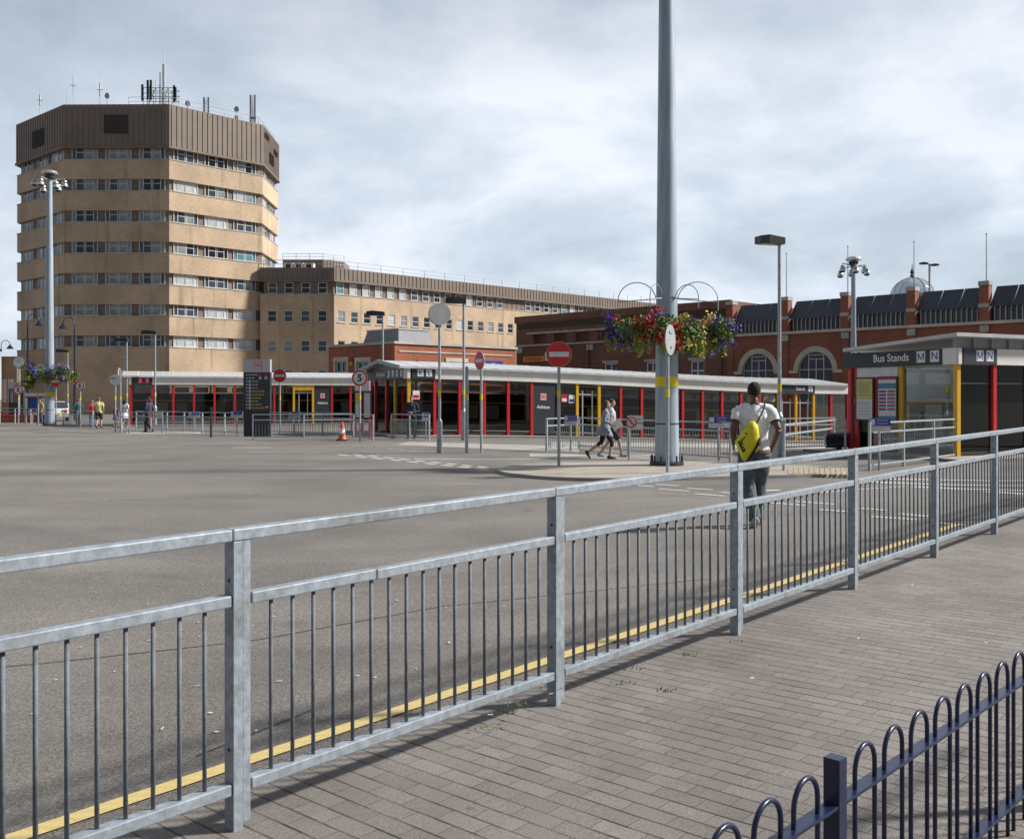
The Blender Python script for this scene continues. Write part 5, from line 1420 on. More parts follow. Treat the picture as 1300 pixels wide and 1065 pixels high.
# small notices stuck on the glass of the central shelter
for s_, z_, lab, mats in ((.34, 1.78, 'red and white notice on the glass behind the standing guard', ['white', 'red_s']), (7.72, 1.78, 'red notice on the glass right of the Ashton panel', ['red_s', 'white']), (8.12, 1.76, 'white, red and blue notice on the glass near the yellow door post', ['white', 'blue_s'])):
    d = (pI(s_ + .1, 0, 0) - pI(s_, 0, 0)).normalized(); q = MB(); c = pI(s_, -.01, z_)
    q.bar(c - d * .16, c + d * .16, .012, .38, 0); q.bar(c - d * .13 - vI * .008 - V((0, 0, .07)), c + d * .13 - vI * .008 - V((0, 0, .07)), .008, .14, 1)
    tag(q.build('notice', [M[x] for x in mats], loc=c), lab, 'notice', None)
# free standing poster case at the left of the central shelter
q = G(458, 556); cs = thing('poster_case', 'poster case with two timetables on red legs behind the 5 sign', 'poster case', q)
m_ = MB(); m_.box(q.x - .30, q.x + .34, q.y + .3, q.y + .42, 1.98, 2.42); m_.build('header_panel', M['ivory'], cs)
board(cs, 'poster', (q.x - .17, q.y + .36, 1.36), (1, 0, 0), .22, 1.05, ['ivory', 'dark', 'posty'], [(0, 1, .5, .98, 2)]); board(cs, 'poster', (q.x + .22, q.y + .36, 1.36), (1, 0, 0), .26, 1.05, ['ivory', 'dark', 'greysign'], [(.1, .9, .9 - .1 * k, .93 - .1 * k, 2) for k in range(8)])
for x in (-.28, .0, .32): l_ = MB(); l_.bar((q.x + x, q.y + .42, q.z), (q.x + x, q.y + .42, 2.4), .10, .06); l_.build('leg', M['red_p'], cs)

# ------------------------------------------------------------------ tall information totem
def totem(label, b, ht, wd, rows):
    t = thing('information_totem', label, 'information sign', b, 0, 'information totems'); x, y, z = b
    m_ = MB(); m_.box(x - wd / 2, x + wd / 2, y - .14, y + .14, z, z + ht * .34); 
    for k in range(9): m_.box(x - wd / 2 + wd * (k + .6) / 10, x - wd / 2 + wd * (k + .6) / 10 + .025, y - .16, y - .142, z + .1, z + ht * .32)
    m_.build('plinth', M['slatesign'], t)
    m_ = MB(); m_.box(x - wd / 2 - .01, x + wd / 2 + .01, y - .15, y + .15, z + ht * .345, z + ht * .83)
    def rect(x0, x1, z_, h, mi): m_.box(x - wd / 2 + wd * x0, x - wd / 2 + wd * x1, y - .156, y - .151, z_ - h / 2, z_ + h / 2, mi)
    for k in range(rows):
        zz = z + ht * (.80 - .043 * k); rect(.10, .15, zz, .05, 1); 
        if k not in (0, 1): rect(.19, .29, zz, .10, 2)
        x0 = .33 if k > 1 else .19
        for j in range(random.Random(k).randint(2, 4)): rect(x0, x0 + .10, zz, .045, 3 if k > 3 else 2); x0 += .12
        if k in (0, 1):
            for xx in (.58, .80): rect(xx, xx + .11, zz, .11, 4 if k == 0 else 2)
        m_.box(x - wd * .46, x + wd * .46, y - .153, y - .151, zz - .073, zz - .068, 5)
    rect(.84, .95, z + ht * .375, .14, 3); rect(.84, .95, z + ht * .345 + .03, .08, 6)
    m_.build('direction_panel', [M[k] for k in ('slatesign', 'ivory', 'silver', 'gold_s', 'red_s', 'greysign', 'blue_s')], t)
    m_ = MB(); m_.box(x - wd / 2 - .012, x + wd / 2 + .012, y - .16, y + .16, z + ht * .832, z + ht)
    logo(m_, (x + wd * .04, y - .162, z + ht * .92), (1, 0, 0), (0, 0, 1), .36, 1, 2); m_.build('header', [M['silver'], M['red_s'], M['white']], t)
totem('tall slate grey information totem behind the railings in the middle left', G(327, 554), 3.42, 1.16, 11)
b_ = G(21.5, 534.5); b_.z = zg(b_.x, b_.y); totem('distant slate grey information totem beside the street clock', b_, 2.95, 1.10, 8)

# ------------------------------------------------------------------ lighting masts, baskets
def mast_mesh(parent, b, H, r0, r1, head=True):
    x, y, z = b
    m_ = MB(); n_ = 12
    hs = [0, .5, 2, 4, 6, 8, 10, 11.2, 11.21, H]
    m_.lathe([(r0 + (r1 - r0) * h / H - (.0 if h < 11.205 else .012), h) for h in hs], 14, b); m_.build('pole', M['mast'], parent, smooth=False, angle=40)
    m_ = MB(); rb_ = r0 * 1.0; zb = 1.88
    m_.lathe([(r0 + (r1 - r0) * zb / H + .004, zb), (r0 + (r1 - r0) * (zb + .24) / H + .004, zb + .24)], 14, b); m_.build('yellow_band', M['yel_s'], parent, angle=40)
    m_ = MB(); m_.lathe([(r0 + .12, 0), (r0 + .12, .07), (r0 + .03, .10)], 16, b)
    for k in range(12):
        a = 2 * math.pi * k / 12; q = V(b) + V(((r0 + .08) * math.cos(a), (r0 + .08) * math.sin(a), 0)); m_.tube([q + V((0, 0, .05)), q + V((0, 0, .24))], .022, 6)
    m_.build('base_plate', M['dark'], parent)
    m_ = MB(); m_.lathe([(r0 * .985, .98), (r0 * .985, 1.01)], 14, b); m_.build('door_joint', M['dark'], parent)
    if head:
        h = MB(); zt = z + H; h.lathe([(.12, -.55), (.16, -.3), (.3, -.2), (.3, -.05)], 12, (x, y, zt)); h.build('head_frame', M['dark'], parent)
        c_ = MB(); c_.lathe([(.48, .02), (.50, .08), (.42, .20), (.15, .26)], 16, (x, y, zt)); c_.build('cap', M['chrome'], parent)
        for k in range(6):
            a = 2 * math.pi * k / 6 + .35; q = V((x + .86 * math.cos(a), y + .86 * math.sin(a), zt - .62 - .12 * (k % 3)))
            l_ = MB(); l_.tube([(x, y, zt - .35), q + V((0, 0, .42)), q + V((0, 0, .2))], .035, 6); l_.build('lamp_arm', M['galvfar'], parent)
            l_ = MB(); l_.lathe([(.04, .28), (.15, .25), (.165, .2), (.05, .18)], 12, q, 0); l_.lathe([(.08, .17), (.18, .08), (.2, -.06), (.195, -.09)], 14, q, 0)
            l_.lathe([(.19, -.095), (.1, -.18), (.02, -.19)], 12, q, 1); l_.build('floodlight', [M['chrome'], M['dark']], parent, angle=50)

def bracket(parent, b, z, dirs, r_pole, sc=1.0):
    for dv in dirs:
        d = V((dv[0], dv[1], 0)); L = d.length; d.normalize(); o = V((b[0], b[1], b[2] + z)); m_ = MB()
        pts = [o + d * (r_pole * .9) + V((0, 0, -.05))]
        for k in range(13):
            t = math.pi * (.04 + .96 * k / 12); c = o + d * ((L + r_pole) / 2) + V((0, 0, -.05)); R_ = (L - r_pole) / 2
            pts.append(c + d * (-R_ * math.cos(t)) + V((0, 0, R_ * .95 * math.sin(t))))
        pts += [o + d * L + V((0, 0, -.1)), o + d * L + V((0, 0, -.28))]
        m_.tube(pts, .012, 6); m_.tube([o + d * r_pole, o + d * L + V((0, 0, -.08))], .013, 6); m_.build('basket_bracket', M['galvfar'], parent)

M['leaf'] = mk('basket foliage', (.085, .15, .032), .7, var=.5, scale=9); M['leaf2'] = mk('yellow green trailing foliage', (.30, .34, .05), .7, var=.4, scale=9)
M['purple'] = mk('purple petunia', (.17, .085, .56), .6, var=.35, scale=14); M['redfl'] = mk('red begonia', (.55, .012, .02), .6, var=.25, scale=14)
M['yelfl'] = mk('pale yellow flowers', (.62, .55, .16), .6, var=.2, scale=14); M['pinkfl'] = mk('lilac flowers', (.36, .26, .55), .6, var=.2, scale=14)
def basket(label, c, R_, seed, mix, group):
    rn = random.Random(seed); c = V(c); t = thing('hanging_basket', label, 'hanging basket', c, 0, group)
    bw = MB(); bw.lathe([(.05, -.22), (R_ * .3, -.18), (R_ * .42, -.06), (R_ * .45, 0)], 14, c); bw.build('bowl', M['dark'], t)
    def leafs(n_, f, size, asp=.6):
        mb = MB()
        for _ in range(n_):
            q = f(); a = V((rn.gauss(0, 1), rn.gauss(0, 1), rn.gauss(0, 1))).normalized(); b2 = a.cross(V((rn.gauss(0, 1), rn.gauss(0, 1), rn.gauss(0, 1)))).normalized()
            s = size * rn.uniform(.6, 1.3); mb.quad(q - a * s, q + b2 * s * asp, q + a * s, q - b2 * s * asp)
        return mb
    lumps = [(V((rn.gauss(0, .33), rn.gauss(0, .33), rn.uniform(-.55, .35))) * R_, rn.uniform(.5, .78) * R_) for _ in range(13)]
    def shell(k=.75):
        l, r = rn.choice(lumps); d = V((rn.gauss(0, 1), rn.gauss(0, 1), rn.gauss(0, 1))).normalized(); return c + l + d * r * rn.uniform(k, 1.05) + V((0, 0, .02))
    leafs(int(4600 * R_), lambda: shell(.45), .043).build('foliage', M['leaf'], t, fix=False)
    def trail():
        a = rn.choice(tr); f = rn.random() ** .8; return c + V((a[0] + rn.gauss(0, .025), a[1] + rn.gauss(0, .025), -.25 * R_ - f * a[2]))
    tr = [(R_ * .75 * math.cos(x), R_ * .75 * math.sin(x), rn.uniform(.35, .9) * R_ * 1.15) for x in [rn.uniform(0, 6.28) for _ in range(12)]]
    leafs(int(1500 * R_), trail, .036, .5).build('trailing_foliage', M['leaf2'], t, fix=False)
    for mt, nn, side in mix:
        def fl():
            for _ in range(40):
                q = shell(.95)
                if (q - c).dot(V(side)) > -.05 * R_: return q
            return q
        centres = [fl() for _ in range(max(3, nn // 14))]
        def cl2(): return rn.choice(centres) + V((rn.gauss(0, .075), rn.gauss(0, .055), rn.gauss(0, .065)))
        leafs(nn * 2, cl2, .036, .9).build('flower', M[mt], t, fix=False)['kind'] = 'stuff'
    return t
mb_ = G(846.5, 590.5, .065); bm1 = thing('lighting_mast', 'huge grey lighting mast with yellow band carrying four flower baskets', 'lighting mast', mb_, 0, 'lighting masts')
mast_mesh(bm1, mb_, 16.2, .292, .145)
DB = [(-1.18, -.10), (-.52, -.85), (.62, -.75), (1.22, -.05)]
bracket(bm1, mb_, 3.98, DB, .26)
PX = 50.6
for (lbl, px, py, dy_, R_, sd, mix) in (('leftmost flower basket on the near mast, mostly purple petunias', 787, 420, -.10, .43, 1, [('purple', 480, (-.3, -1, -.3)), ('yelfl', 70, (0, -.3, 1)), ('redfl', 10, (-1, -.3, 0))]),
                                    ('flower basket with bright red flowers left of the mast post', 829, 419, -.85, .50, 2, [('redfl', 320, (.2, -.6, .8)), ('yelfl', 50, (0, -.3, 1)), ('purple', 24, (-1, -.4, 0)), ('pinkfl', 30, (-1, -.5, -.2))]),
                                    ('yellow green flower basket just right of the near mast', 873, 426, -.75, .45, 3, [('redfl', 36, (-.6, -.6, .6)), ('yelfl', 170, (0, -.5, .9)), ('purple', 50, (.2, -.8, -.2))]),
                                    ('rightmost flower basket on the near mast with purple and cream flowers', 908, 424, -.05, .43, 4, [('yelfl', 220, (0, -.4, .9)), ('purple', 200, (.5, -.7, -.3)), ('redfl', 24, (-.8, -.4, .6))])):
    q = at(px, py, mb_.y + dy_); basket(lbl, q, R_, sd, mix, 'flower baskets on the masts')
mb2 = G(63, 540.5); bm2 = thing('lighting_mast', 'grey lighting mast at the far left with domed floodlights', 'lighting mast', mb2, 0, 'lighting masts')
mast_mesh(bm2, mb2, 15.8, .29, .165); bracket(bm2, mb2, 3.55, [(-1.15, -.1), (-.5, -.8), (.6, -.7), (1.25, 0)], .27)
for (lbl, px, py, dy_, R_, sd, mix) in (('flower basket with orange and purple blooms left of the far mast', 40, 471, -.1, .5, 5, [('purple', 80, (0, -1, 0)), ('yelfl', 60, (0, -.3, .6)), ('redfl', 20, (0, -1, .2))]),
                                    ('purple flower basket against the left side of the far mast', 56, 476, -.8, .55, 6, [('purple', 160, (0, -1, 0)), ('pinkfl', 60, (0, -1, 0))]),
                                    ('purple flower basket right of the far mast', 79, 473, -.7, .6, 7, [('purple', 200, (0, -1, 0)), ('pinkfl', 50, (0, -1, .4))]),
                                    ('green flower basket with red edge farthest right on the far mast', 90, 476, 0, .45, 8, [('redfl', 60, (1, -.3, .6)), ('yelfl', 40, (0, -.4, .9))]),
                                    ('low flower basket with orange blooms beside the distant totem', 37, 485, -.9, .42, 9, [('yelfl', 70, (0, -1, .4)), ('redfl', 40, (0, -1, .4))])):
    basket(lbl, at(px, py, mb2.y + dy_), R_, sd, mix, 'flower baskets on the masts')
q = at(1083.5, 600, 63); q = V((q.x, 63, zg(q.x, 63))); bm3 = thing('lighting_mast', 'grey lighting mast with floodlights standing before the arched brick hall', 'lighting mast', q, 0, 'lighting masts')
mast_mesh(bm3, q, at(0, 331, 63).z - q.z, .22, .13)

# ------------------------------------------------------------------ slim lamp columns
def lamp_column(label, px, D, ht, headlen=.85, flip=1, rz=0.0, band=None, col='galvfar', r=.055):
    x = (px - CX) / F * D; b = V((x, D, zg(x, D)))
    t = thing('lamp_column', label, 'street lamp', b, 0, 'slim lamp columns')
    m_ = MB(); m_.tube([b, b + V((0, 0, 1.15))], r * 2.0, 12); m_.tube([b + V((0, 0, 1.15)), b + V((0, 0, 1.28))], [r * 2, r], 12); m_.build('base_tube', M[col], t, smooth=False, angle=40)
    m_ = MB(); m_.tube([b + V((0, 0, 1.2)), b + V((0, 0, ht))], [r, r * .9], 10); m_.build('pole', M[col], t, angle=40)
    m_ = MB(); X = Matrix.Translation(b + V((0, 0, ht))) @ Matrix.Rotation(rz, 4, 'Z')
    vs = [(.09, .17, 0), (.09, -.17, 0), (-headlen * .62, -.2, .06), (-headlen, -.16, .02), (-headlen, .16, .02), (-headlen * .62, .2, .06)]
    vs = [(v_[0] * flip, v_[1], v_[2]) for v_ in vs]
    top = [X @ V((a, b2, .13 + c)) for a, b2, c in vs]; bot = [X @ V((a, b2, -.06)) for a, b2, c in vs]
    m_.add(bot + top, [(0, 1, 2, 3, 4, 5)[::-1], (6, 7, 8, 9, 10, 11)] + [(i, (i + 1) % 6, 6 + (i + 1) % 6, 6 + i) for i in range(6)]); m_.build('lamp_head', M['lampblk'], t)
    m_ = MB(); m_.box(min(-.18 * flip, -headlen * .85 * flip), max(-.18 * flip, -headlen * .85 * flip), -.13, .13, -.075, -.062, 0, X); m_.build('lens', M['lens'], t)
    m_ = MB(); zb = 1.85 if band is None else band; m_.tube([b + V((0, 0, zb)), b + V((0, 0, zb + .22))], r * 1.06 + .003, 10); m_.build('yellow_band', M['yel_s'], t, angle=40)
    return t
lamp_column('lamp column with dark box head between the mast and the near shelter', 989.5, 28.4, 6.15, .72, 1, R(18))
lamp_column('lamp column with dark box head beside the big disc sign', 588.7, 39.5, 5.55, .74, 1, R(8))
lamp_column('lamp column rising behind the roof of the central shelter', 486, 52, 6.15, .86, 1, 0)
lamp_column('lamp column standing in front of the far left shelter', 197, 61, 5.75, .82, 1, 0)
lamp_column('lamp column behind the left end of the far shelter', 161, 69, 5.75, .85, 1, 0)
lamp_column('shortest looking lamp column between the far mast and the tower', 86, 84, 5.7, .95, 1, 0)

# ------------------------------------------------------------------ signs on posts
def sign_face(m_, c, nrm, r, kind):
    nrm = V(nrm).normalized(); r_ = V((0, 0, 1)).cross(nrm).normalized(); up = V((0, 0, 1)); c = V(c)
    m_.disc(c, nrm, r + .012, .02, 32, 4, 4)
    def dsc(rad, d, mi): m_.add([c + nrm * d + r_ * (rad * math.cos(2 * math.pi * k / 32)) + up * (rad * math.sin(2 * math.pi * k / 32)) for k in range(32)], [tuple(range(32))], mi)
    if kind == 'noentry':
        dsc(r, .0125, 1); m_.quad(*[c + nrm * .015 + r_ * x + up * y for x, y in ((-r * .80, -r * .2), (r * .80, -r * .2), (r * .80, r * .2), (-r * .80, r * .2))], 0)
    elif kind == '5':
        dsc(r, .0125, 1); dsc(r * .80, .0145, 0); m_.text('5', r * 1.25, c + nrm * .017 - up * r * .03, r_, up, 2, bold=.012)
SM = None
def post_sign(label, pb, yc, r, kind, ang=0.0, pr=.038, dz=0.0, band=True, top=.05, cat='road sign', rim=None):
    b = G(*pb, dz); zc = HC - (yc - YH) * b.y / F; nrm = V((math.sin(ang), -math.cos(ang), 0))
    t = thing('road_sign', label, cat, b, 0, 'round road signs on posts')
    m_ = MB(); m_.tube([b - V((0, 0, .02)), (b.x, b.y, zc + r * .8)], pr, 10); m_.build('post', M['galvfar'], t, angle=40)
    m_ = MB(); c = V((b.x, b.y, zc)) + nrm * (pr + .02)
    if kind == 'back':
        m_.disc(c, nrm, r, .02, 32, 0, 0); m_.bar(c - nrm * .012 + V((0, 0, r * .5)), c + nrm * .03 + V((0, 0, r * .5)), .2, .05); m_.bar(c + V((-.05, 0, -r * .5)) - nrm * .02, c + V((.05, 0, -r * .5)) - nrm * .02, .04, .05)
        m_.build('sign_plate', M['greysign'], t)
    else:
        sign_face(m_, c, nrm, r, kind); m_.build('sign_plate', [M['ivory'], M['red_s'], M['black'], M['black'], M['greysign']], t)
    if band:
        m_ = MB(); m_.tube([b + V((0, 0, 1.62)), b + V((0, 0, 1.80))], pr + .004, 10); m_.build('yellow_band', M['yel_s'], t, angle=40)
    return t
post_sign('large no entry sign facing the camera left of the big mast', (709.5, 590.5), 450, .295, 'noentry', 0, dz=.07)
post_sign('no entry sign turned sideways on a post before the central shelter', (611, 575), 458, .27, 'noentry', R(-58))
post_sign('no entry sign beside the tall information totem', (355.5, 551), 477, .30, 'noentry', 0)
post_sign('no entry sign partly hidden by the far left mast', (71, 541), 484.5, .31, 'noentry', 0)
post_sign('no entry sign seen almost edge on at the left shelter end', (153, 549), 475, .30, 'noentry', R(-82))
post_sign('speed limit 5 sign in front of the poster case', (457, 560.5), 480, .30, '5', 0)
post_sign('speed limit 5 sign at the far left beneath the clock', (23.5, 537.5), 495, .33, '5', 0)
post_sign('speed limit 5 sign right of the far left mast', (102, 543), 490, .30, '5', R(-12))
post_sign('blank grey back of a round sign on the near mast post', (847.5, 600), 431.5, .33, 'back', R(62), dz=.07)
post_sign('blank grey back of a round sign at the left shelter end', (146.5, 549.5), 482, .27, 'back', R(15))
# big grey disc on a tall post and the plain post next to it
b = G(558, 575); t = thing('disc_sign', 'big thick grey disc sign seen from behind on a tall post', 'road sign', b)
m_ = MB(); m_.tube([b, b + V((0, 0, .95))], .085, 12); m_.tube([b + V((0, 0, .95)), b + V((0, 0, 1.05))], [.085, .042], 12); m_.tube([b + V((0, 0, 1.0)), V((b.x, b.y, 4.1))], .042, 10); m_.build('post', M['galvfar'], t, angle=40)
m_ = MB(); q = V((b.x - .0, b.y - .02, HC + 106 * b.y / F)); m_.disc(q, (.35, -1, 0), .335, .16, 36); m_.build('sign_plate', M['greysign'], t)
m_ = MB(); m_.tube([b + V((0, 0, 1.72)), b + V((0, 0, 1.92))], .046, 10); m_.build('yellow_band', M['yel_s'], t)
b = G(592.5, 575); t = thing('sign_post', 'plain thick grey post with yellow band, no sign facing us', 'post', b)
m_ = MB(); m_.tube([b, (b.x, b.y, HC + 39 * b.y / F)], .052, 10); m_.build('pole', M['galvfar'], t, angle=40)
m_ = MB(); m_.disc((b.x, b.y - .06, HC + 32 * b.y / F), (-1, .06, 0), .2, .02, 24); m_.build('sign_plate', M['greysign'], t)
m_ = MB(); m_.tube([b + V((0, 0, 1.6)), b + V((0, 0, 1.78))], .056, 10); m_.build('yellow_band', M['yel_s'], t)
for px, py, h, lb in ((268, 555.5, 1.3, 'short dark post among the railings left of the totem'), (48.5, 541, 1.95, 'slim grey post beside the person in dungarees at far left')):
    b = G(px, py); m_ = MB(); m_.tube([b, b + V((0, 0, h))], .045, 10); m_.lathe([(.05, h), (.05, h + .02)], 10, b); tag(m_.build('bollard_post', M['dark'] if px > 100 else M['galvfar'], loc=b), lb, 'post')
# street clock
b = V((at(24.5, 460, 72).x, 72, 0)); t = thing('street_clock', 'white faced street clock on a slim post at the far left', 'clock', b)
zc = at(0, 460, 72).z; m_ = MB(); m_.tube([b, (b.x, b.y, zc - .3)], .05, 8); m_.build('post', M['galvfar'], t)
m_ = MB(); m_.disc((b.x, b.y, zc), (0, -1, 0), .43, .2, 28); m_.build('case', M['dark'], t)
m_ = MB(); m_.disc((b.x, b.y - .105, zc), (0, -1, 0), .40, .012, 28); m_.build('face', M['white'], t)
m_ = MB(); m_.bar((b.x, b.y - .118, zc), (b.x - .16, b.y - .118, zc + .1), .012, .035, up=(0, -1, 0)); m_.bar((b.x, b.y - .12, zc), (b.x + .12, b.y - .12, zc + .22), .012, .03, up=(0, -1, 0)); m_.build('hand', M['black'], t)
for k in range(12):
    pass
m_ = MB()
for k in range(12):
    a = 2 * math.pi * k / 12; m_.bar((b.x + .31 * math.cos(a), b.y - .115, zc + .31 * math.sin(a)), (b.x + .37 * math.cos(a), b.y - .115, zc + .37 * math.sin(a)), .01, .03, up=(0, -1, 0))
m_.build('hour_mark', M['black'], t)
# dark blue heritage lamp posts by the tower
def heritage(label, px, D, ybase, ytop, side, zb=None):
    x = (px - CX) / F * D; b = V((x, D, zat(ybase, D))); zt = zat(ytop, D); t = thing('heritage_lamp', label, 'street lamp', b, 0, 'dark blue heritage lamps')
    m_ = MB(); m_.tube([b, (x, D, zt - .9)], [.09, .05], 8); m_.tube([(x, D, zt - .9)] + [(x + side * (.45 - .45 * math.cos(a)), D, zt - .45 + .45 * math.sin(a)) for a in [R(k) for k in range(0, 181, 30)]], .035, 6); m_.build('pole', M['bowblue'], t)
    m_ = MB(); m_.lathe([(.04, .0), (.12, -.15), (.34, -.42), (.34, -.48)], 12, (x + side * .9, D, zt - .4)); m_.build('lamp_shade', M['bowblue'], t)
heritage('dark blue hooked lamp on the brown building at the left edge', 1.5, 100, 446, 432, 1)
heritage('tall dark blue lamp post behind the street clock', 35, 76, 536, 399, 1)
heritage('dark blue lamp post between the far mast and the 5 sign', 94.5, 76, 536, 403, -1)
# cctv style floodlight bracket on the lamp behind the clock, timetable kiosk
q = at(45, 536, 68); kz = zg(q.x, q.y); t = thing('timetable_kiosk', 'timetable display board with posters behind the far left mast', 'notice board', (q.x, q.y, kz))
m_ = MB(); zt = zat(499, 68); m_.box(at(31, 0, 68).x, at(59, 0, 68).x, 68, 68.15, zat(503, 68), zt); m_.build('header_panel', M['ivory'], t)
m_ = MB(); m_.box(at(31, 0, 68).x, at(59, 0, 68).x, 68.0, 68.14, zat(504.5, 68), zat(503.05, 68)); m_.build('red_strip', M['red_s'], t)
m_ = MB(); m_.box(at(31, 0, 68).x, at(59, 0, 68).x, 68.02, 68.12, zat(519, 68), zat(504.55, 68)); m_.build('back_panel', M['dark'], t)
for a, b, mt in ((31.5, 35, 'ivory'), (38, 47, 'blue_s'), (53, 58.5, 'ivory')):
    m_ = MB(); m_.box(at(a, 0, 68).x, at(b, 0, 68).x, 67.99, 68.015, zat(518, 68), zat(505, 68)); m_.build('poster', M[mt], t)
for px in (32, 58): m_ = MB(); m_.box(at(px, 0, 68).x - .05, at(px, 0, 68).x + .05, 68.03, 68.11, kz - .05, zat(519.05, 68)); m_.build('leg', M['galvfar'], t)

# ------------------------------------------------------------------ guard fences further away
def fence(label, pts, infill=True, ht=1.05, post_step=2.0, dz=0.0, thick=1.0, sag=None):
    P = [G(*q, dz) for q in pts]; t = thing('guard_fence', label, 'railing', P[0], 0, 'galvanised guard fences')
    rl, brs = MB(), MB()
    for a, b in zip(P, P[1:]):
        L = (b - a).length; k = max(1, round(L / post_step))
        for j in range(k + (b is P[-1])):
            q = a.lerp(b, j / k); m_ = MB(); m_.bar(q - V((0, 0, .03)), q + V((0, 0, ht)), .055 * thick, .055 * thick, up=(b - a)); m_.build('post', M['galvfar'], t)
        for z_ in ((ht - .02, ht - .24, .13) if infill else (ht - .02, ht - .24)): rl.bar(a + V((0, 0, z_)), b + V((0, 0, z_)), .042 * thick, .042 * thick)
        if infill:
            nb_ = int(L / .115)
            for j in range(1, nb_):
                q = a.lerp(b, j / nb_); brs.tube([q + V((0, 0, .14)), q + V((0, 0, ht - .25))], .0085, 5, cap=False)
    rl.build('rail', M['galvfar'], t)
    if infill: tag(brs.build('bar_infill', M['galvbar'], t, smooth=True), None, None, kind='stuff')
    return t
fence('guard fence before the far left shelter, farthest left run', [(173, 546), (257, 551), (315, 553)])
fence('open two rail frame carrying the no pedestrians sign at left', [(154, 549.5), (164, 550), (206, 550)], False)
fence('guard fence running from the totem to the traffic cone', [(321, 559), (386, 558.5), (449, 557.5)])
fence('short guard fence ending beside the speed limit 5 sign', [(449, 558), (474, 560.5)])
fence('guard fence behind the totem along the far shelter kerb', [(340, 551), (446, 554)])
fence('short guard fence beside the standing guard', [(497, 557), (545, 560.5)])
fence('guard fence behind the two walking women and the mast', [(694, 573.5), (735, 570), (798, 577), (860, 582), (927.5, 587)])
fence('low guard fence in front of the yellow shelter doors', [(995, 573), (1059, 570.5)])
fence('open two rail fence on the island right of the man', [(995, 601), (1073, 580)], False, 1.10, 6)
fence('guard fence in front of the Bus Stands M N shelter', [(1104, 597.5), (1147, 592), (1219, 582)], True, 1.12)
fence('guard fence at the far left below the information totem', [(0, 537), (60, 539)], False)
fence('guard fence among the people left of the far shelter', [(80, 541), (118, 543)], True, 1.0)
def fence_sign(label, px, py, D, wd, ht, kind, legs=True):
    c = at(px, py, D); zb = zg(c.x, c.y); t = thing('notice_sign', label, 'sign', (c.x, c.y, zb), 0, 'notices on the guard fences')
    m_ = MB(); m_.box(c.x - wd / 2, c.x + wd / 2, c.y - .01, c.y + .01, c.z - ht / 2, c.z + ht / 2, 0)
    f = lambda x, z_: V((c.x + x * wd, c.y - .0125, c.z + z_ * ht))
    if kind == 'blue':
        m_.quad(*[f(*k_) - V((0, .001, 0)) for k_ in ((-.5, -.08), (.5, -.08), (.5, .5), (-.5, .5))], 1); m_.quad(*[f(*k_) - V((0, .003, 0)) for k_ in ((-.47, .0), (-.25, .0), (-.25, .42), (-.47, .42))], 0) 
        for k, s_ in enumerate(('Authorised', 'Crossing Point')): m_.text(s_, ht * .22, f(.11, .36 - .24 * k) - V((0, .004, 0)), (1, 0, 0), (0, 0, 1), 0, sx=.62 if k else .8)
        for k in range(2): m_.quad(f(-.45, -.22 - .14 * k), f(.2, -.22 - .14 * k), f(.2, -.17 - .14 * k), f(-.45, -.17 - .14 * k), 3)
    else:
        rr = ht * .40; cc = f(-.26, .02); N = 28
        ring = [(rr * math.cos(2 * math.pi * k / N), rr * math.sin(2 * math.pi * k / N)) for k in range(N)]
        for k in range(N):
            (a, b), (a2, b2) = ring[k], ring[(k + 1) % N]; m_.quad(*[cc + V((x, -.002, y)) for x, y in ((a, b), (a2, b2), (a2 * .78, b2 * .78), (a * .78, b * .78))], 2)
        m_.box(-.02, .02, -.004, 0, -rr * .8, rr * .8, 2, Matrix.Translation(cc) @ Matrix.Rotation(R(-40), 4, 'Y')); m_.box(-.03, .03, -.003, 0, -rr * .4, rr * .45, 3, Matrix.Translation(cc))
        for k, s_ in enumerate(('No', 'Crossing')): m_.text(s_, ht * .22, f(.23, .25 - .28 * k) - V((0, .002, 0)), (1, 0, 0), (0, 0, 1), 4, sx=.85)
    m_.build('plate', [M['ivory'], M['blue_s'], M['red_s'], M['greysign'], M['black']], t)
    m_ = MB(); x = c.x - wd * (.38 if kind != 'blue' else 0); m_.tube([(x, c.y + .04, zb), (x, c.y + .04, c.z + ht * .4)], .03, 8); m_.build('post', M['galvfar'], t)
D = lambda px, py: G(px, py).y
fence_sign('white no crossing notice right of the walking women', 806.5, 536.5, D(797, 584.5), .42, .38, 'no')
fence_sign('white no crossing notice on the open frame at left', 197.5, 526.5, D(197, 550), .66, .34, 'no')
for px, py, bx, by, wd, ht, lb in ((1117, 539.5, 1108, 597, .48, .32, 'blue and white crossing notice before the M N shelter'), (913, 536, 913, 586, .55, .30, 'blue and white crossing notice left of the man in white'),
                               (724.5, 533.5, 724, 573, .40, .32, 'blue and white crossing notice behind the large no entry post'), (540.5, 529, 541, 559.5, .30, .36, 'blue and white crossing notice at the guard'),
                               (246.5, 526.5, 246, 550, .55, .32, 'blue and white crossing notice before the third red post of the far shelter'), (300.5, 526, 300, 553, .55, .30, 'blue and white crossing notice left of the totem'),
                               (374, 527, 374, 552, .55, .32, 'blue and white crossing notice below the yellow doorway'), (41, 523.5, 41, 538, .55, .30, 'blue and white crossing notice near the kiosk at far left')):
    fence_sign(lb, px, py, D(bx, by) - .06, wd, ht, 'blue')
c = at(982, 539.5, D(978, 590)); zb = zg(c.x, c.y); t = thing('control_box', 'grey metal control box on a stout post behind the man in white', 'control box', (c.x, c.y, zb))
m_ = MB(); m_.box(c.x - .28, c.x + .28, c.y - .12, c.y + .12, c.z - .14, c.z + .14); bev(m_.build('cabinet', M['greysign'], t), .015)
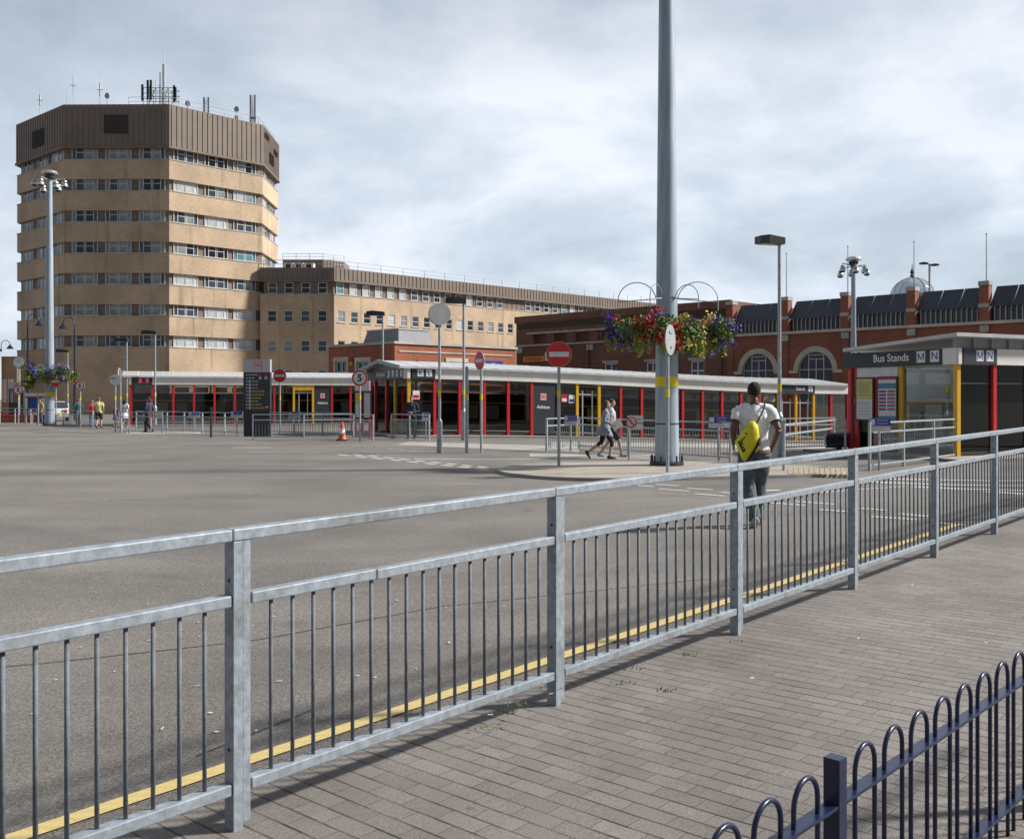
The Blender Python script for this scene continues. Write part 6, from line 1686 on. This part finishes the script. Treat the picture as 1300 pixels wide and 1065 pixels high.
m_ = MB(); m_.box(c.x - .09, c.x + .09, c.y - .07, c.y + .07, zb, c.z - .141); m_.build('post', M['galvfar'], t)
M['barrier'] = mk('dark weathered steel', (.06, .063, .07), .5, .3)
# crash barrier end with two corrugations
a = at(1047.5, 559, 30.2); zb = zg(a.x, a.y); t = thing('crash_barrier', 'dark corrugated crash barrier end near the red shelter post', 'barrier', (a.x, a.y, zb))
m_ = MB(); prof = [(0, .0), (-.09, .06), (-.09, .12), (0, .18), (0, .24), (-.09, .30), (-.09, .36), (0, .42)]
for k in range(len(prof) - 1):
    (d0, z0), (d1, z1) = prof[k], prof[k + 1]; m_.quad((a.x, a.y + d0, a.z - .21 + z0), (a.x + 2.1, a.y + .9 + d0, a.z - .21 + z0), (a.x + 2.1, a.y + .9 + d1, a.z - .21 + z1), (a.x, a.y + d1, a.z - .21 + z1))
sd_ = m_.build('beam', M['barrier'], t); so_ = sd_.modifiers.new('thickness', 'SOLIDIFY'); so_.thickness = .03
for f in (.25, .85): m_ = MB(); q = V((a.x + 2.1 * f, a.y + .9 * f + .09, zb)); m_.bar(q, q + V((0, 0, a.z + .2 - zb)), .16, .1); m_.build('post', M['dark'], t)
m_ = MB(); m_.tube([(a.x - .005, a.y - .1, a.z - .2), (a.x - .02, a.y - .03, a.z), (a.x - .005, a.y - .1, a.z + .2)], .035, 6); m_.build('end_cap', M['ivory'], t)
# traffic cone
b = G(434.5, 559); t = thing('traffic_cone', 'orange traffic cone with white sleeve by the railings', 'traffic cone', b)
m_ = MB(); m_.box(b.x - .22, b.x + .22, b.y - .22, b.y + .22, b.z, b.z + .045); bev(m_.build('base', M['rubber'], t), .01)
m_ = MB(); m_.lathe([(.19, .045), (.17, .07), (.125, .27)], 16, b); m_.lathe([(.085, .5), (.035, .74), (.02, .745)], 16, b); m_.build('cone', M['cone_o'], t, angle=40)
m_ = MB(); m_.lathe([(.125, .27), (.085, .5)], 16, b); m_.build('white_sleeve', M['white'], t, angle=40)
# yellow tactile strips at the shelter doors
yt = MB()
for s_, e_ in ((8.5, 9.5), (20.5, 22.6)): yt.quad(pI(s_, -.85, .006), pI(e_, -.85, .006), pI(e_, -.5, .006), pI(s_, -.5, .006))
yt.quad(pL(9.9, -.9, .006), pL(11.6, -.9, .006), pL(11.6, -.5, .006), pL(9.9, -.5, .006)); tag(yt.build('yellow_tactile_strip', M['ypaint'], fix=False), None, None, kind='structure')
# white car glimpsed at the far left
cq = V((at(71, 0, 74).x, 74, zg(at(71, 0, 74).x, 74))); t = thing('parked_car', 'white car seen from behind between the far mast and the railings', 'car', cq, R(115)); b = V((0, 0, 0))
def car_profile(m_, prof, wd, mi=0, taper=0.0):
    n_ = len(prof); zt = lambda z: wd / 2 - taper * max(0, z - 1.0)
    vs = [(x, -zt(z), z) for x, z in prof] + [(x, zt(z), z) for x, z in prof]
    m_.add(vs, [tuple(range(n_)), tuple(range(n_, 2 * n_))[::-1]] + [(i, (i + 1) % n_, n_ + (i + 1) % n_, n_ + i) for i in range(n_)], mi)
m_ = MB(); car_profile(m_, [(0, .28), (-.04, .6), (.02, .95), (.35, 1.0), (2.7, 1.0), (3.8, .82), (3.95, .55), (3.9, .28)], 1.7); bev(m_.build('body', M['white'], t, local=True), .05)
m_ = MB(); car_profile(m_, [(.06, .99), (.42, 1.40), (1.9, 1.44), (2.75, .99)], 1.6, 0, .35); m_.build('glasshouse', M['gl1'], t, local=True)
m_ = MB(); m_.box(.38, 1.95, -.63, .63, 1.41, 1.48); bev(m_.build('roof', M['white'], t, local=True), .03)
for y_ in (-.62, .62): m_ = MB(); m_.box(-.06, .02, y_ - .16, y_ + .16, .66, .86); m_.build('tail_light', M['red_s'], t, local=True)
m_ = MB(); m_.box(-.07, -.035, -.27, .27, .5, .62); m_.build('number_plate', M['yel_s'], t, local=True)
for x in (.7, 3.2):
    for y_ in (-.78, .78):
        m_ = MB(); m_.disc((x, y_, .31), (0, 1, 0), .31, .2, 20); wh_ = m_.build('wheel', M['rubber'], t, local=True)
        m_ = MB(); m_.disc((x, y_ * 1.14, .31), (0, 1, 0), .19, .03, 16); m_.build('rim', M['silver'], wh_, local=True)
